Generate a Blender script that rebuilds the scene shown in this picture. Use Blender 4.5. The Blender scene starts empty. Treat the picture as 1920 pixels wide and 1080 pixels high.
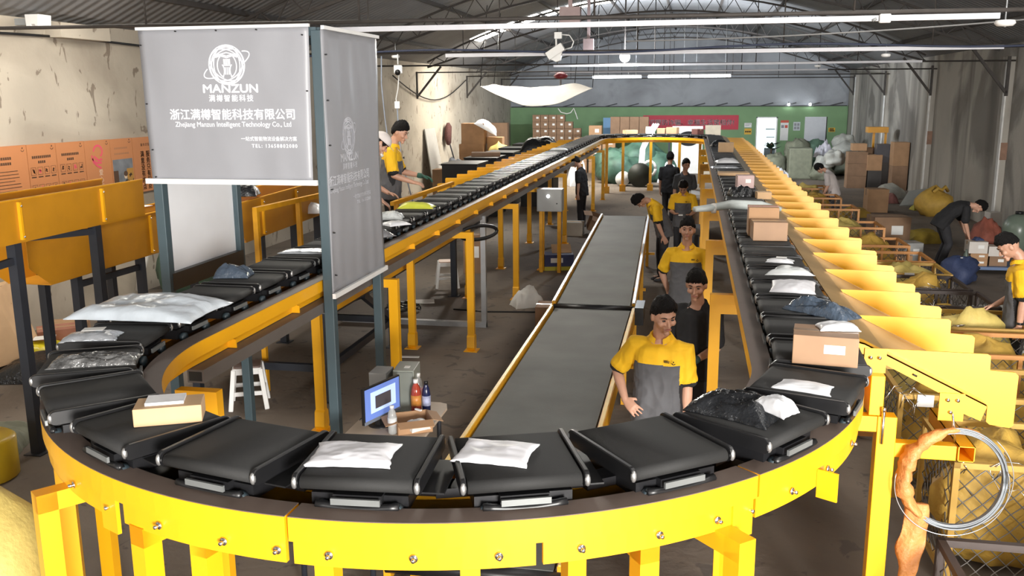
import bpy, bmesh, math, random
from math import sin, cos, pi, radians, sqrt, atan2
from mathutils import Vector, Matrix, noise
random.seed(11)
SC = bpy.context.scene
COL = SC.collection

# ------------------------------------------------------------------ camera
CAM_H = 3.65
cam_data = bpy.data.cameras.new('camera')
cam_data.sensor_width = 36.0
cam_data.lens = 36.0 * 1720.0 / 1920.0
cam_data.clip_end = 200
cam = bpy.data.objects.new('camera', cam_data)
COL.objects.link(cam)
cam.matrix_world = Matrix.Translation((0, 0, CAM_H)) @ Matrix.Rotation(.1935, 4, 'Z') @ Matrix.Rotation(pi/2 - .2068, 4, 'X') @ Matrix.Rotation(-.007, 4, 'Z')
SC.camera = cam

# ------------------------------------------------------------------ exposure, world, large lights
SC.view_settings.view_transform = 'Standard'
SC.view_settings.look = 'None'
SC.view_settings.gamma = 1.0
SC.view_settings.exposure = 0.10
SC.cycles.use_denoising = True
SC.cycles.max_bounces = 7
SC.cycles.diffuse_bounces = 5
SC.cycles.sample_clamp_indirect = 6.0
w = bpy.data.worlds.new('daylight'); SC.world = w; w.use_nodes = True
wn = w.node_tree.nodes
wn['Background'].inputs[0].default_value = (0.80, 0.88, 1.0, 1)
wn['Background'].inputs[1].default_value = 2.4

def area_light(name, loc, rot, sx, sy, power, col):
    l = bpy.data.lights.new(name, 'AREA'); l.shape = 'RECTANGLE'; l.size = sx; l.size_y = sy
    l.energy = power; l.color = col
    o = bpy.data.objects.new(name, l); o.location = loc; o.rotation_euler = rot; COL.objects.link(o)
    o['kind'] = 'helper'
    return o
# daylight through the big gate in the wall behind the camera, and the opening beside it
area_light('gate_daylight', (5.6, -7.9, 2.9), (radians(82), 0, radians(14)), 3.0, 3.4, 4600, (1.0, 0.97, 0.92))
area_light('side_gate_daylight', (-6.0, -7.9, 2.6), (radians(84), 0, radians(-8)), 5.0, 4.0, 380, (1.0, 0.94, 0.86))
# daylight through the translucent roof sheets
o_ = area_light('roof_sheet_floor_daylight', (-6.0, 33.0, 5.7), (0, 0, 0), 1.6, .7, 130, (1.0, 0.94, 0.84)); o_.data.spread = radians(50); o_.rotation_euler = Vector((2.9, -18.6, -5.7)).to_track_quat('-Z', 'Y').to_euler()
area_light('roof_sheet_daylight', (-7.6, 10.5, 5.35), (0, radians(62), 0), .8, 7.0, 150, (1.0, 0.95, 0.86))
area_light('far_roof_sheet_daylight', (-6.2, 36.6, 5.4), (0, radians(10), 0), 4.6, 1.0, 700, (1.0, 0.93, 0.80))

# ------------------------------------------------------------------ small helpers
def s2l(c):
    return tuple((v/12.92 if v <= .04045 else ((v+.055)/1.055)**2.4) for v in c)
def hexc(h):
    h = h.lstrip('#'); return s2l(tuple(int(h[i:i+2], 16)/255 for i in (0, 2, 4)))
MATS = {}
def M(name, col, rough=.55, metal=0.0, var=.08, scale=6.0, bump=0.0, bscale=40.0, emit=0.0, alpha=1.0, trans=0.0, coat=0.0, spec=.5):
    if name in MATS: return MATS[name]
    if isinstance(col, str): col = hexc(col)
    m = bpy.data.materials.new(name); m.use_nodes = True
    nt = m.node_tree; b = nt.nodes['Principled BSDF']
    b.inputs['Base Color'].default_value = (*col, 1)
    b.inputs['Roughness'].default_value = rough
    b.inputs['Metallic'].default_value = metal
    b.inputs['Specular IOR Level'].default_value = spec
    b.inputs['Coat Weight'].default_value = coat
    if alpha < 1: b.inputs['Alpha'].default_value = alpha
    if trans: b.inputs['Transmission Weight'].default_value = trans
    if emit:
        b.inputs['Emission Color'].default_value = (*col, 1); b.inputs['Emission Strength'].default_value = emit
    if var or bump:
        tc = nt.nodes.new('ShaderNodeTexCoord')
    if var:
        n = nt.nodes.new('ShaderNodeTexNoise'); n.inputs['Scale'].default_value = scale; n.inputs['Detail'].default_value = 5
        nt.links.new(tc.outputs['Object'], n.inputs['Vector'])
        r = nt.nodes.new('ShaderNodeValToRGB')
        r.color_ramp.elements[0].position = .3; r.color_ramp.elements[1].position = .7
        r.color_ramp.elements[0].color = (*[max(0, c*(1-var)) for c in col], 1)
        r.color_ramp.elements[1].color = (*[min(1, c*(1+var)) for c in col], 1)
        nt.links.new(n.outputs['Fac'], r.inputs['Fac']); nt.links.new(r.outputs['Color'], b.inputs['Base Color'])
    if bump:
        n2 = nt.nodes.new('ShaderNodeTexNoise'); n2.inputs['Scale'].default_value = bscale; n2.inputs['Detail'].default_value = 4
        nt.links.new(tc.outputs['Object'], n2.inputs['Vector'])
        bp = nt.nodes.new('ShaderNodeBump'); bp.inputs['Strength'].default_value = bump; bp.inputs['Distance'].default_value = .02
        nt.links.new(n2.outputs['Fac'], bp.inputs['Height']); nt.links.new(bp.outputs['Normal'], b.inputs['Normal'])
    MATS[name] = m
    return m

YEL = M('yellow_paint', (.88, .43, .008), .38, var=.03, scale=3, coat=.15)
YELD = M('yellow_paint_worn', (.70, .33, .010), .45, var=.10, scale=9)
ORA = M('orange_yellow_paint', (.55, .245, .010), .42, var=.06, scale=4)
DKG = M('dark_slate_paint', (.030, .045, .055), .45, var=.08)
DKB = M('dark_navy_steel', (.022, .026, .036), .5, var=.08)
GRYB = M('grey_brown_bar', (.13, .115, .105), .5, var=.08)
BELT = M('black_belt', (.016, .016, .016), .78, var=.10, scale=3, bump=.08, bscale=180)
BLKP = M('black_plastic', (.010, .010, .011), .38, var=.1)
BLKM = M('black_metal', (.016, .016, .018), .35, metal=.3, var=.1)
CHR = M('chrome', (.75, .75, .76), .22, metal=1.0, var=0)
STEEL = M('galvanised_steel', (.48, .50, .52), .38, metal=.8, var=.08)
GREYP = M('grey_paint', (.30, .31, .31), .5, var=.05)
WHT = M('white_plastic', (.80, .80, .79), .4, var=.03)
WHTB = M('white_film', (.74, .75, .78), .35, var=.06, scale=14)
CARD = M('cardboard', (.40, .235, .125), .8, var=.10, scale=4)
CARD2 = M('cardboard_dull', (.27, .165, .10), .85, var=.12, scale=4)
CARDL = M('cardboard_pale', (.55, .36, .20), .75, var=.08, scale=4)
TAPE = M('packing_tape', (.44, .29, .15), .25, var=.04)
LABEL = M('paper_label', (.80, .80, .78), .6, var=.03)
PAPER = M('white_paper', (.74, .73, .70), .7, var=.05)
WOOD = M('pale_wood_board', (.46, .36, .25), .5, var=.10, scale=5)
SKIN = M('skin', (.52, .29, .20), .5, var=.05, scale=20)
SKIND = M('tanned_skin', (.36, .19, .13), .5, var=.05, scale=20)
HAIR = M('black_hair', (.006, .005, .005), .62, var=.2, scale=60, bump=.9, bscale=90, spec=.2)
SHY = M('yellow_polo_cloth', (.80, .46, .010), .8, var=.05, scale=12, bump=.1, bscale=300)
SHG = M('grey_polo_cloth', (.085, .085, .092), .85, var=.08, scale=12, bump=.1, bscale=300)
SHK = M('black_cloth', (.012, .012, .014), .85, var=.15, scale=12, bump=.1, bscale=300)
TRK = M('dark_trousers', (.022, .022, .026), .85, var=.12, scale=12)
TRG = M('grey_trousers', (.075, .075, .082), .85, var=.12, scale=12)
LIPS = M('lips', (.38, .14, .11), .5, var=0)
EYEM = M('dark_eyes', (.012, .010, .010), .3, var=0)
SHOE = M('shoe_rubber', (.05, .05, .055), .6, var=.1)
SACKY = M('yellow_woven_sack', (.50, .31, .055), .65, var=.12, scale=7, bump=.25, bscale=30)
SACKYP = M('pale_yellow_woven_sack', (.60, .47, .14), .6, var=.10, scale=7, bump=.25, bscale=30)
SACKG = M('green_woven_sack', (.09, .16, .11), .7, var=.18, scale=5, bump=.3, bscale=24)
SACKB = M('navy_sack', (.030, .045, .11), .65, var=.15, scale=6, bump=.3, bscale=24)
SACKW = M('grey_white_woven_sack', (.42, .42, .38), .7, var=.15, scale=5, bump=.3, bscale=24)
SACKO = M('olive_woven_sack', (.20, .21, .15), .75, var=.15, scale=5, bump=.3, bscale=24)
SILV = M('silver_film', (.55, .58, .62), .22, metal=.5, var=.12, scale=20, bump=.5, bscale=20)
BLKF = M('black_film', (.012, .013, .015), .18, var=.2, bump=.7, bscale=24)
NAVF = M('slate_blue_film', (.055, .075, .105), .25, var=.2, bump=.7, bscale=20)

class MB:
    """collects pieces of one mesh"""
    def __init__(s): s.v = []; s.f = []; s.m = []; s.sm = []
    def add(s, vs, fs, mi=0, smooth=False):
        o = len(s.v); s.v += [tuple(p) for p in vs]
        for f in fs: s.f.append(tuple(i+o for i in f)); s.m.append(mi); s.sm.append(smooth)
        return s
    def box(s, c, d, mi=0, rz=0.0, mat=None):
        hx, hy, hz = d[0]/2, d[1]/2, d[2]/2
        vs = [Vector((x, y, z)) for x in (-hx, hx) for y in (-hy, hy) for z in (-hz, hz)]
        if mat is not None: vs = [mat @ v for v in vs]
        else:
            ca, sa = cos(rz), sin(rz)
            vs = [Vector((c[0]+v.x*ca-v.y*sa, c[1]+v.x*sa+v.y*ca, c[2]+v.z)) for v in vs]
        return s.add(vs, [(0,1,3,2),(4,6,7,5),(0,4,5,1),(2,3,7,6),(0,2,6,4),(1,5,7,3)], mi)
    def bb(s, x0, x1, y0, y1, z0, z1, mi=0):
        return s.box(((x0+x1)/2, (y0+y1)/2, (z0+z1)/2), (abs(x1-x0), abs(y1-y0), abs(z1-z0)), mi)
    def beam(s, a, b, wd, ht, mi=0, up=(0,0,1)):
        a = Vector(a); b = Vector(b); t = (b-a); L = t.length
        if L < 1e-6: return s
        t.normalize(); u = Vector(up)
        if abs(t.dot(u)) > .98: u = Vector((0,1,0))
        r = t.cross(u).normalized(); u = r.cross(t)
        m = Matrix((( r.x, t.x, u.x, (a.x+b.x)/2), (r.y, t.y, u.y, (a.y+b.y)/2), (r.z, t.z, u.z, (a.z+b.z)/2), (0,0,0,1)))
        return s.box(None, (wd, L, ht), mi, mat=m)
    def loft(s, rings, mi=0, smooth=True, caps=True, closed=True):
        n = len(rings[0]); vs = [p for r in rings for p in r]; fs = []
        for i in range(len(rings)-1):
            for j in range(n if closed else n-1):
                k = (j+1) % n
                fs.append((i*n+j, i*n+k, (i+1)*n+k, (i+1)*n+j))
        if caps and closed:
            fs.append(tuple(range(n-1, -1, -1))); fs.append(tuple((len(rings)-1)*n+j for j in range(n)))
        return s.add(vs, fs, mi, smooth)
    def tube(s, pts, r, mi=0, n=8, caps=True, smooth=True, flat=1.0, up=None):
        pts = [Vector(p) for p in pts]
        rs = r if isinstance(r, (list, tuple)) else [r]*len(pts)
        rings = []; pu = None
        for i, p in enumerate(pts):
            t = (pts[min(i+1, len(pts)-1)] - pts[max(i-1, 0)])
            if t.length < 1e-9: t = Vector((0,0,1))
            t.normalize()
            u = Vector(up) if up else (pu if pu else (Vector((0,0,1)) if abs(t.z) < .9 else Vector((0,1,0))))
            rr = t.cross(u)
            if rr.length < 1e-6: rr = t.cross(Vector((1,0,0)))
            rr.normalize(); u = rr.cross(t); pu = u
            rings.append([p + (rr*cos(2*pi*k/n) + u*(flat*sin(2*pi*k/n)))*rs[i] for k in range(n)])
        return s.loft(rings, mi, smooth, caps)
    def cyl(s, a, b, r, mi=0, n=12, r2=None):
        return s.tube([a, b], [r, r if r2 is None else r2], mi, n, True, True)
    def lathe(s, c, prof, mi=0, n=16, caps=True):
        rings = [[(c[0]+r*cos(2*pi*k/n), c[1]+r*sin(2*pi*k/n), c[2]+z) for k in range(n)] for r, z in prof]
        return s.loft(rings, mi, True, caps)
    def ball(s, c, r, mi=0, n=10, mat=None):
        r = r if isinstance(r, (tuple, list)) else (r, r, r)
        rings = []
        for i in range(n+1):
            th = pi*i/n; q = max(.02, sin(th))
            ring = [Vector((r[0]*q*cos(2*pi*k/(2*n)), r[1]*q*sin(2*pi*k/(2*n)), -r[2]*cos(th))) for k in range(2*n)]
            rings.append([(mat @ v if mat is not None else v) + Vector(c) for v in ring])
        return s.loft(rings, mi)
    def prism(s, outline, z0, z1, mi=0, axis='z'):
        n = len(outline)
        def P(a, b, t): return {'z': (a, b, t), 'y': (a, t, b), 'x': (t, a, b)}[axis]
        vs = [P(a, b, z0) for a, b in outline] + [P(a, b, z1) for a, b in outline]
        fs = [tuple(range(n-1, -1, -1)), tuple(range(n, 2*n))] + [(i, (i+1) % n, n+(i+1) % n, n+i) for i in range(n)]
        return s.add(vs, fs, mi)
    def xf(s, m):
        s.v = [tuple(m @ Vector(p)) for p in s.v]; return s
    def mesh(s, name, mats):
        me = bpy.data.meshes.new(name); me.from_pydata(s.v, [], s.f)
        for m in (mats if isinstance(mats, (list, tuple)) else [mats]): me.materials.append(m)
        me.polygons.foreach_set('material_index', s.m); me.polygons.foreach_set('use_smooth', s.sm)
        bm = bmesh.new(); bm.from_mesh(me); bmesh.ops.recalc_face_normals(bm, faces=bm.faces); bm.to_mesh(me); bm.free()
        me.update(); return me

def origin_of(o):
    p = Vector((0,0,0))
    while o is not None: p += o.location; o = o.parent
    return p
def build(name, mb, mats, parent=None, local=False, bevel=0.0, seg=2, base=None):
    """one mesh object; vertices are world coordinates unless local (then the parent's own)"""
    if parent is None and not local:
        if base is None:
            xs = [p[0] for p in mb.v]; ys = [p[1] for p in mb.v]; zs = [p[2] for p in mb.v]
            base = Vector(((min(xs)+max(xs))/2, (min(ys)+max(ys))/2, min(zs)))
        else: base = Vector(base)
    elif parent is not None and not local: base = origin_of(parent)
    else: base = Vector((0,0,0))
    mb.v = [tuple(Vector(p)-base) for p in mb.v]
    o = bpy.data.objects.new(name, mb.mesh(name, mats)); COL.objects.link(o)
    if parent is not None: o.parent = parent
    elif not local: o.location = base
    if bevel:
        md = o.modifiers.new('soft_edges', 'BEVEL'); md.width = bevel; md.segments = seg; md.limit_method = 'ANGLE'
    return o
def tag(o, label, cat, group=None, kind=None):
    o['label'] = label; o['category'] = cat
    if group: o['group'] = group
    if kind: o['kind'] = kind
    return o
def thing(name, label, cat, loc=(0,0,0), rz=0.0, group=None):
    o = bpy.data.objects.new(name, None); COL.objects.link(o); o.empty_display_size = .1
    o.location = loc; o.rotation_euler = (0, 0, rz)
    return tag(o, label, cat, group)
def struct(name, mb, mats, label, cat, bevel=0.0):
    o = build(name, mb, mats, None, bevel=bevel); tag(o, label, cat, None, 'structure'); return o
KIDS = {}
def dup(root, loc=None, rz=None, label=None, group=None, rot=None):
    c = root.copy(); COL.objects.link(c)
    if loc is not None: c.location = loc
    if rz is not None: c.rotation_euler = (0, 0, rz)
    if rot is not None: c.rotation_euler = rot
    if label: c['label'] = label
    if group: c['group'] = group
    for ch in root.children:
        d = ch.copy(); COL.objects.link(d); d.parent = c
        for g in ch.children:
            e = g.copy(); COL.objects.link(e); e.parent = d
    return c
def lettering(text, size, mat4, m, name, parent, align='CENTER', ext=.001, space=1.0, sx=1.0, off=0.0, line=1.0):
    c = bpy.data.curves.new(name, 'FONT'); c.body = text; c.size = size; c.align_x = align; c.align_y = 'CENTER'
    c.extrude = ext; boff = off; off = 0.0; c.space_character = space; c.resolution_u = 3; c.offset = off; c.space_line = line
    o = bpy.data.objects.new('tmp', c); COL.objects.link(o)
    bpy.context.view_layer.update()
    dg = bpy.context.evaluated_depsgraph_get()
    me = bpy.data.meshes.new_from_object(o.evaluated_get(dg)); bpy.data.objects.remove(o)
    base = origin_of(parent) if parent is not None else Vector((0,0,0))
    me.transform(Matrix.Translation(-base) @ mat4 @ Matrix.Diagonal((sx, 1, 1, 1)))
    if boff:      # bolder strokes: the same glyphs printed again a hair to each side
        bm = bmesh.new()
        ax = (mat4.to_3x3() @ Vector((1, 0, 0))).normalized(); ay = (mat4.to_3x3() @ Vector((0, 1, 0))).normalized()
        for dx, dy in ((-1, 0), (1, 0), (0, 1), (0, -1)):
            q = me.copy(); q.transform(Matrix.Translation((ax*dx+ay*dy)*boff)); bm.from_mesh(q); bpy.data.meshes.remove(q)
        bm.to_mesh(me); bm.free()
    me.materials.clear(); me.materials.append(m)
    for p in me.polygons: p.material_index = 0
    r = bpy.data.objects.new(name, me); COL.objects.link(r); r.parent = parent
    return r
def frame4(o, ex, ey):
    ex = Vector(ex).normalized(); ey = Vector(ey).normalized(); ez = ex.cross(ey)
    return Matrix(((ex.x, ey.x, ez.x, o[0]), (ex.y, ey.y, ez.y, o[1]), (ex.z, ey.z, ez.z, o[2]), (0,0,0,1)))
def nz(p, sc=1.0, seed=0.0):
    return noise.noise(Vector((p[0]*sc+seed, p[1]*sc-seed*.7, p[2]*sc+seed*1.3)))

# ---- soft goods and boxes used all over the hall
def pillow_mb(L, Wd, h, seed=0, n=26, wrinkle=.25, taper=0.0):
    """a filled plastic mailer lying flat, base at z=0"""
    top = []; bot = []
    for i in range(n+1):
        for j in range(n+1):
            u = -1+2*i/n; v = -1+2*j/n
            e = (max(0, 1-abs(u)**3.2)*max(0, 1-abs(v)**3.2))**.55
            sx = 1 - .07*(1-v*v)*abs(u) - taper*(v+1)/2; sy = 1 - .07*(1-u*u)*abs(v)
            x = u*L/2*sx + .02*nz((u*3, v*3, seed), 1.1, seed)*L; y = v*Wd/2*sy + .02*nz((v*3, u*3, seed+3), 1.2, seed)*Wd
            wv = wrinkle*h*(.55*nz((u*1.5, v*1.5, seed), 1.0, seed) + .5*(.22-abs(nz((u*1.9+v*.7, v*2.6-u*.5, seed), 1.0, seed+9))) + .28*(.25-abs(nz((u*4+v*2, v*4-u, seed), 1.0, seed+4))))
            top.append((x, y, max(.006, h*e*(.82+.25*nz((u*.8, v*.8, seed), 1.0, seed+2)) + wv*(.12+e) + .006))); bot.append((x, y, .001))
    m = n+1; fs = []
    for i in range(n):
        for j in range(n):
            a = i*m+j; fs.append((a, a+m, a+m+1, a+1)); b = a+m*m; fs.append((b, b+1, b+m+1, b+m))
    edge = [i*m for i in range(n)] + [n*m+j for j in range(n)] + [i*m+n for i in range(n, 0, -1)] + [j for j in range(n, 0, -1)]
    for k in range(len(edge)):
        a = edge[k]; b = edge[(k+1) % len(edge)]; fs.append((a, b, b+m*m, a+m*m))
    mb = MB(); mb.add(top+bot, fs, 0, True); return mb
def mailer(name, loc, L, Wd, h, rz, mat, label, seed=0, cat='parcel', group=None, slip=True, tilt=(0, 0), taper=0.0, wrinkle=.25):
    t = build(name, pillow_mb(L, Wd, h, seed, wrinkle=wrinkle, taper=taper), mat, None, local=True)
    t.location = loc; t.rotation_euler = (tilt[0], tilt[1], rz)
    tag(t, label, cat, group)
    if slip:
        s = MB(); s.box((L*.05, 0, h*1.04+.012), (L*.38, Wd*.42, .002)); build('shipping_label', s, LABEL, t, local=True)
    return t
def lump_mb(rx, ry, rz, seed=0, amp=.18, n=12, sc=1.6, flat=.0, neck=0.0):
    """a lumpy filled bag resting on z=0"""
    mb = MB(); rings = []
    for i in range(n+1):
        th = pi*i/n; q = max(.03, sin(th)); cz = -cos(th)
        ring = []
        for k in range(2*n):
            a = 2*pi*k/(2*n); d = Vector((q*cos(a), q*sin(a), cz))
            am = 1 + amp*nz(d, sc, seed) + amp*.45*nz(d, sc*3, seed+5)
            z = d.z*rz*am
            if neck and cz > .72: qn = 1 - neck*(cz-.72)/.28
            else: qn = 1
            p = Vector((d.x*rx*am*qn, d.y*ry*am*qn, z + (neck*.25*rz*max(0, cz-.72)/.28 if neck else 0)))
            p.z = max(p.z, -rz*(.72-flat)); ring.append(p + Vector((0, 0, rz*(.72-flat))))
        rings.append(ring)
    mb.loft(rings); return mb
def sack(name, loc, r, rz, mat, label, seed=0, cat='sack', group=None, amp=.2, neck=.75, tie=True, tilt=(0, 0)):
    t = build(name, lump_mb(r[0], r[1], r[2], seed, amp, 12, 1.6, 0, neck), mat, None, local=True)
    t.location = loc; t.rotation_euler = (tilt[0], tilt[1], rz); tag(t, label, cat, group)
    if tie and neck:
        s = MB(); zt = r[2]*(.72+.93)
        s.tube([(cos(a)*.05, sin(a)*.05, zt) for a in [i*pi/4 for i in range(9)]], .008, n=5)
        build('tie', s, PAPER, t, local=True)
    return t
def carton(name, loc, d, rz, label, mat=None, cat='box', group=None, seed=0, lab=True, tilt=(0, 0), open_top=False, tape=True, tapemat=None, labside=-1):
    mat = mat or CARD
    mb = MB(); x, y, z = d
    if open_top:
        t_ = .006
        mb.bb(-x/2, x/2, -y/2, y/2, 0, t_)
        for sx in (-1, 1): mb.bb(sx*x/2-(t_ if sx > 0 else 0), sx*x/2+(t_ if sx < 0 else 0), -y/2, y/2, 0, z)
        for sy in (-1, 1): mb.bb(-x/2, x/2, sy*y/2-(t_ if sy > 0 else 0), sy*y/2+(t_ if sy < 0 else 0), 0, z)
    else:
        rg = random.Random(seed+hash(name) % 7)
        j = lambda: rg.uniform(-.012, .012)*min(x, y)
        vs = [(sx*x/2*(1+j()*2), sy*y/2*(1+j()*2), zz*z*(1+.0)) for sx in (-1, 1) for sy in (-1, 1) for zz in (0, 1)]
        mb.add(vs, [(0,1,3,2),(4,6,7,5),(0,4,5,1),(2,3,7,6),(0,2,6,4),(1,5,7,3)])
    t = build(name, mb, mat, None, local=True, bevel=.004 if not open_top else 0)
    t.location = loc; t.rotation_euler = (tilt[0], tilt[1], rz); tag(t, label, cat, group)
    if open_top:
        for sx, sy in ((-1,0),(1,0),(0,-1),(0,1)):
            f = MB(); L = y if sx else x; q = x/2 if sx else y/2
            a = random.Random(seed+sx*3+sy).uniform(.3, 1.1)
            e = Vector((sx, sy, 0)); p0 = e*q + Vector((0,0,z)); p1 = p0 + (e*cos(a) - Vector((0,0,1))*sin(a)*.5)*min(x, y)*.42
            pp = Vector((-sy, sx, 0))*L/2
            nrm = Vector((0,0,.004))
            f.add([p0-pp, p0+pp, p1+pp*.97, p1-pp*.97, p0-pp+nrm, p0+pp+nrm, p1+pp*.97+nrm, p1-pp*.97+nrm], [(0,1,2,3),(7,6,5,4),(0,4,5,1),(1,5,6,2),(2,6,7,3),(3,7,4,0)])
            build('flap', f, mat, t, local=True)
    elif tape:
        s = MB(); s.bb(-x/2-.001, x/2+.001, -.025, .025, z, z+.0015)
        for sx in (-1, 1): s.bb(sx*(x/2)-.0015, sx*(x/2)+.0015, -.025, .025, z*.72, z)
        build('tape', s, tapemat or TAPE, t, local=True)
    if lab:
        s = MB(); s.bb(-x*.02, x*.30, labside*(y/2+.002), labside*(y/2), z*.42, z*.72); build('shipping_label', s, LABEL, t, local=True)
    return t
# ================================================================== the hall
XL, XR, YB, YF = -10.3, 8.1, 52.6, -8.2
def roofz(x): return 4.75 + 2.45*(1-((x+1.1)/9.3)**2)

def wall_mat(name, base, stain, sc, streak=True, amount=.5, crack=True):
    m = bpy.data.materials.new(name); m.use_nodes = True; nt = m.node_tree; N = nt.nodes; L = nt.links
    b = N['Principled BSDF']; b.inputs['Roughness'].default_value = .9
    tc = N.new('ShaderNodeTexCoord')
    def tex(scale, vec=(1,1,1), detail=6, dist=0):
        mp = N.new('ShaderNodeMapping'); mp.inputs['Scale'].default_value = vec
        L.new(tc.outputs['Object'], mp.inputs['Vector'])
        t = N.new('ShaderNodeTexNoise'); t.inputs['Scale'].default_value = scale; t.inputs['Detail'].default_value = detail; t.inputs['Distortion'].default_value = dist
        L.new(mp.outputs['Vector'], t.inputs['Vector']); return t.outputs['Fac']
    def ramp(f, a, bb, ca, cb):
        r = N.new('ShaderNodeValToRGB'); r.color_ramp.elements[0].position = a; r.color_ramp.elements[1].position = bb
        r.color_ramp.elements[0].color = ca; r.color_ramp.elements[1].color = cb; L.new(f, r.inputs['Fac']); return r.outputs['Color']
    def mix(fac, a, bb):
        x = N.new('ShaderNodeMix'); x.data_type = 'RGBA'
        L.new(fac, x.inputs['Factor']); L.new(a, x.inputs['A']); L.new(bb, x.inputs['B']); return x.outputs['Result']
    lo = tuple(c*.80 for c in base)
    col = ramp(tex(sc), .35, .68, (*lo, 1), (*base, 1))
    st = N.new('ShaderNodeRGB'); st.outputs[0].default_value = (*stain, 1)
    f1 = ramp(tex(.45 if not streak else .8, (1, 1, .10) if streak else (1, 1, 1), 8, .8), .48, .68, (0,0,0,1), (amount,)*3+(1,))
    col = mix(f1, col, st.outputs[0])
    f2 = ramp(tex(4.2, (1,1,.6), 4, .8), .625, .66, (0,0,0,1), (.75,)*3+(1,))
    if crack: col = mix(f2, col, st.outputs[0])
    if streak:
        f3 = ramp(tex(.28, (1, 1, .8), 7, 1.2), .52, .60, (0,0,0,1), (.6,)*3+(1,)); col = mix(f3, col, st.outputs[0])
    L.new(col, b.inputs['Base Color'])
    bp = N.new('ShaderNodeBump'); bp.inputs['Strength'].default_value = .25; bp.inputs['Distance'].default_value = .03
    L.new(tex(9), bp.inputs['Height']); L.new(bp.outputs['Normal'], b.inputs['Normal'])
    return m
WALL_L = wall_mat('cream_stained_plaster', (.56, .50, .41), (.17, .13, .095), .6, False, .42)
WALL_R = wall_mat('streaked_concrete', (.47, .44, .39), (.11, .10, .09), .5, True, .85, False)
WALL_B = wall_mat('grey_render', (.42, .44, .47), (.15, .15, .16), .5, False, .5, False)
FLOORM = wall_mat('dusty_concrete_floor', (.215, .175, .14), (.10, .085, .075), .5, False, .55, True)
GREEN = M('green_wall_paint', (.20, .34, .17), .7, var=.06, scale=1.5)
ROOFM = M('grey_roof_sheet', (.20, .20, .205), .6, var=.15, scale=.8)
# corrugation of the roof sheet
nt = ROOFM.node_tree
wv = nt.nodes.new('ShaderNodeTexWave'); wv.bands_direction = 'Y'; wv.inputs['Scale'].default_value = 1.3
tcn = nt.nodes.new('ShaderNodeTexCoord'); nt.links.new(tcn.outputs['Object'], wv.inputs['Vector'])
bpn = nt.nodes.new('ShaderNodeBump'); bpn.inputs['Strength'].default_value = .5; bpn.inputs['Distance'].default_value = .05
nt.links.new(wv.outputs['Fac'], bpn.inputs['Height']); nt.links.new(bpn.outputs['Normal'], nt.nodes['Principled BSDF'].inputs['Normal'])
TRUSSM = M('rusty_dark_steel', (.045, .038, .034), .7, var=.2, scale=8)
WHITEPAINT = M('flaking_white_paint', (.68, .68, .66), .8, var=.10, scale=5)
TRAYM = M('white_conduit', (.62, .62, .66), .45, var=.05)

m = MB(); m.bb(XL-.3, XR+.3, YF-6, YB+.3, -.2, 0); struct('floor', m, FLOORM, 'dusty grey-brown concrete floor of the hall', 'floor')
m = MB(); m.bb(XL-.3, XL, YF, YB, 0, roofz(XL)+.12); struct('wall_left', m, WALL_L, 'cream plastered long wall with stains and gouges', 'wall')
m = MB(); m.bb(XR, XR+.3, YF, YB, 0, roofz(XR)+.12); struct('wall_right', m, WALL_R, 'long concrete wall with dark water streaks', 'wall')
m = MB(); pts = [(XL-.3, 0), (XR+.3, 0)] + [(x, roofz(max(XL, min(XR, x)))+.1) for x in [XR+.3-(XR-XL+.6)*i/20 for i in range(21)]]
m.prism(pts, YB, YB+.3, 0, 'y'); struct('wall_back', m, WALL_B, 'grey rendered gable wall at the far end', 'wall')
# front wall behind the camera with two open gates
m = MB(); zt = 4.6
for x0, x1, z0, z1 in ((XL-.3, -8.8, 0, zt), (-3.4, 4.2, 0, zt), (8.0, XR+.3, 0, zt), (-8.8, -3.4, 4.5, zt), (4.2, 8.0, 4.5, zt)): m.bb(x0, x1, YF-.3, YF, z0, z1)
m.prism([(XL-.3, zt), (XR+.3, zt)] + [(x, roofz(max(XL, min(XR, x)))+.1) for x in [XR+.3-(XR-XL+.6)*i/20 for i in range(21)]], YF-.3, YF, 0, 'y')
struct('wall_front', m, WALL_L, 'plastered gable wall with two open gates', 'wall')
# roof: one vaulted sheet
m = MB(); rings = []
for i in range(29):
    x = XL-.35 + (XR-XL+.7)*i/28; z = roofz(max(XL, min(XR, x)))
    rings.append([(x, YF-.4, z), (x, YB+.4, z), (x, YB+.4, z+.05), (x, YF-.4, z+.05)])
m.loft(rings, 0, False); struct('ceiling', m, ROOFM, 'dark vaulted corrugated roof', 'roof')

# ---- right wall pilasters
def pilaster(n, y, rust):
    m = MB(); m.bb(XR-.16, XR, y-.25, y+.25, 0, 4.55); m.bb(XR-.19, XR-.16, y-.27, y-.10, 0, 4.45, 1)
    m.bb(XR-.17, XR-.155, y-.28, y-.24, .0, 4.45, 1)
    if rust: m.bb(XR-.165, XR, y-.285, y-.25, 1.9, 2.35, 2)
    o = struct('trim_%d' % n, m, [WALL_R, WHITEPAINT, M('brick_patch', (.28, .17, .12), .9, var=.15)], 'concrete wall pilaster with a white painted edge', 'pilaster')
for n, (y, r) in enumerate(((10.4, 0), (18.3, 0), (26.6, 1), (34.5, 1), (42.3, 0), (49.9, 0))): pilaster(n+1, y, r)
# ---- pilaster heads on the left wall
m = MB()
m.bb(XL, XL+.28, 13.6, 14.9, 4.62, roofz(XL+.1)+.0); struct('trim_8', m, WALL_L, 'plaster block under the roof edge', 'wall block')

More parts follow.
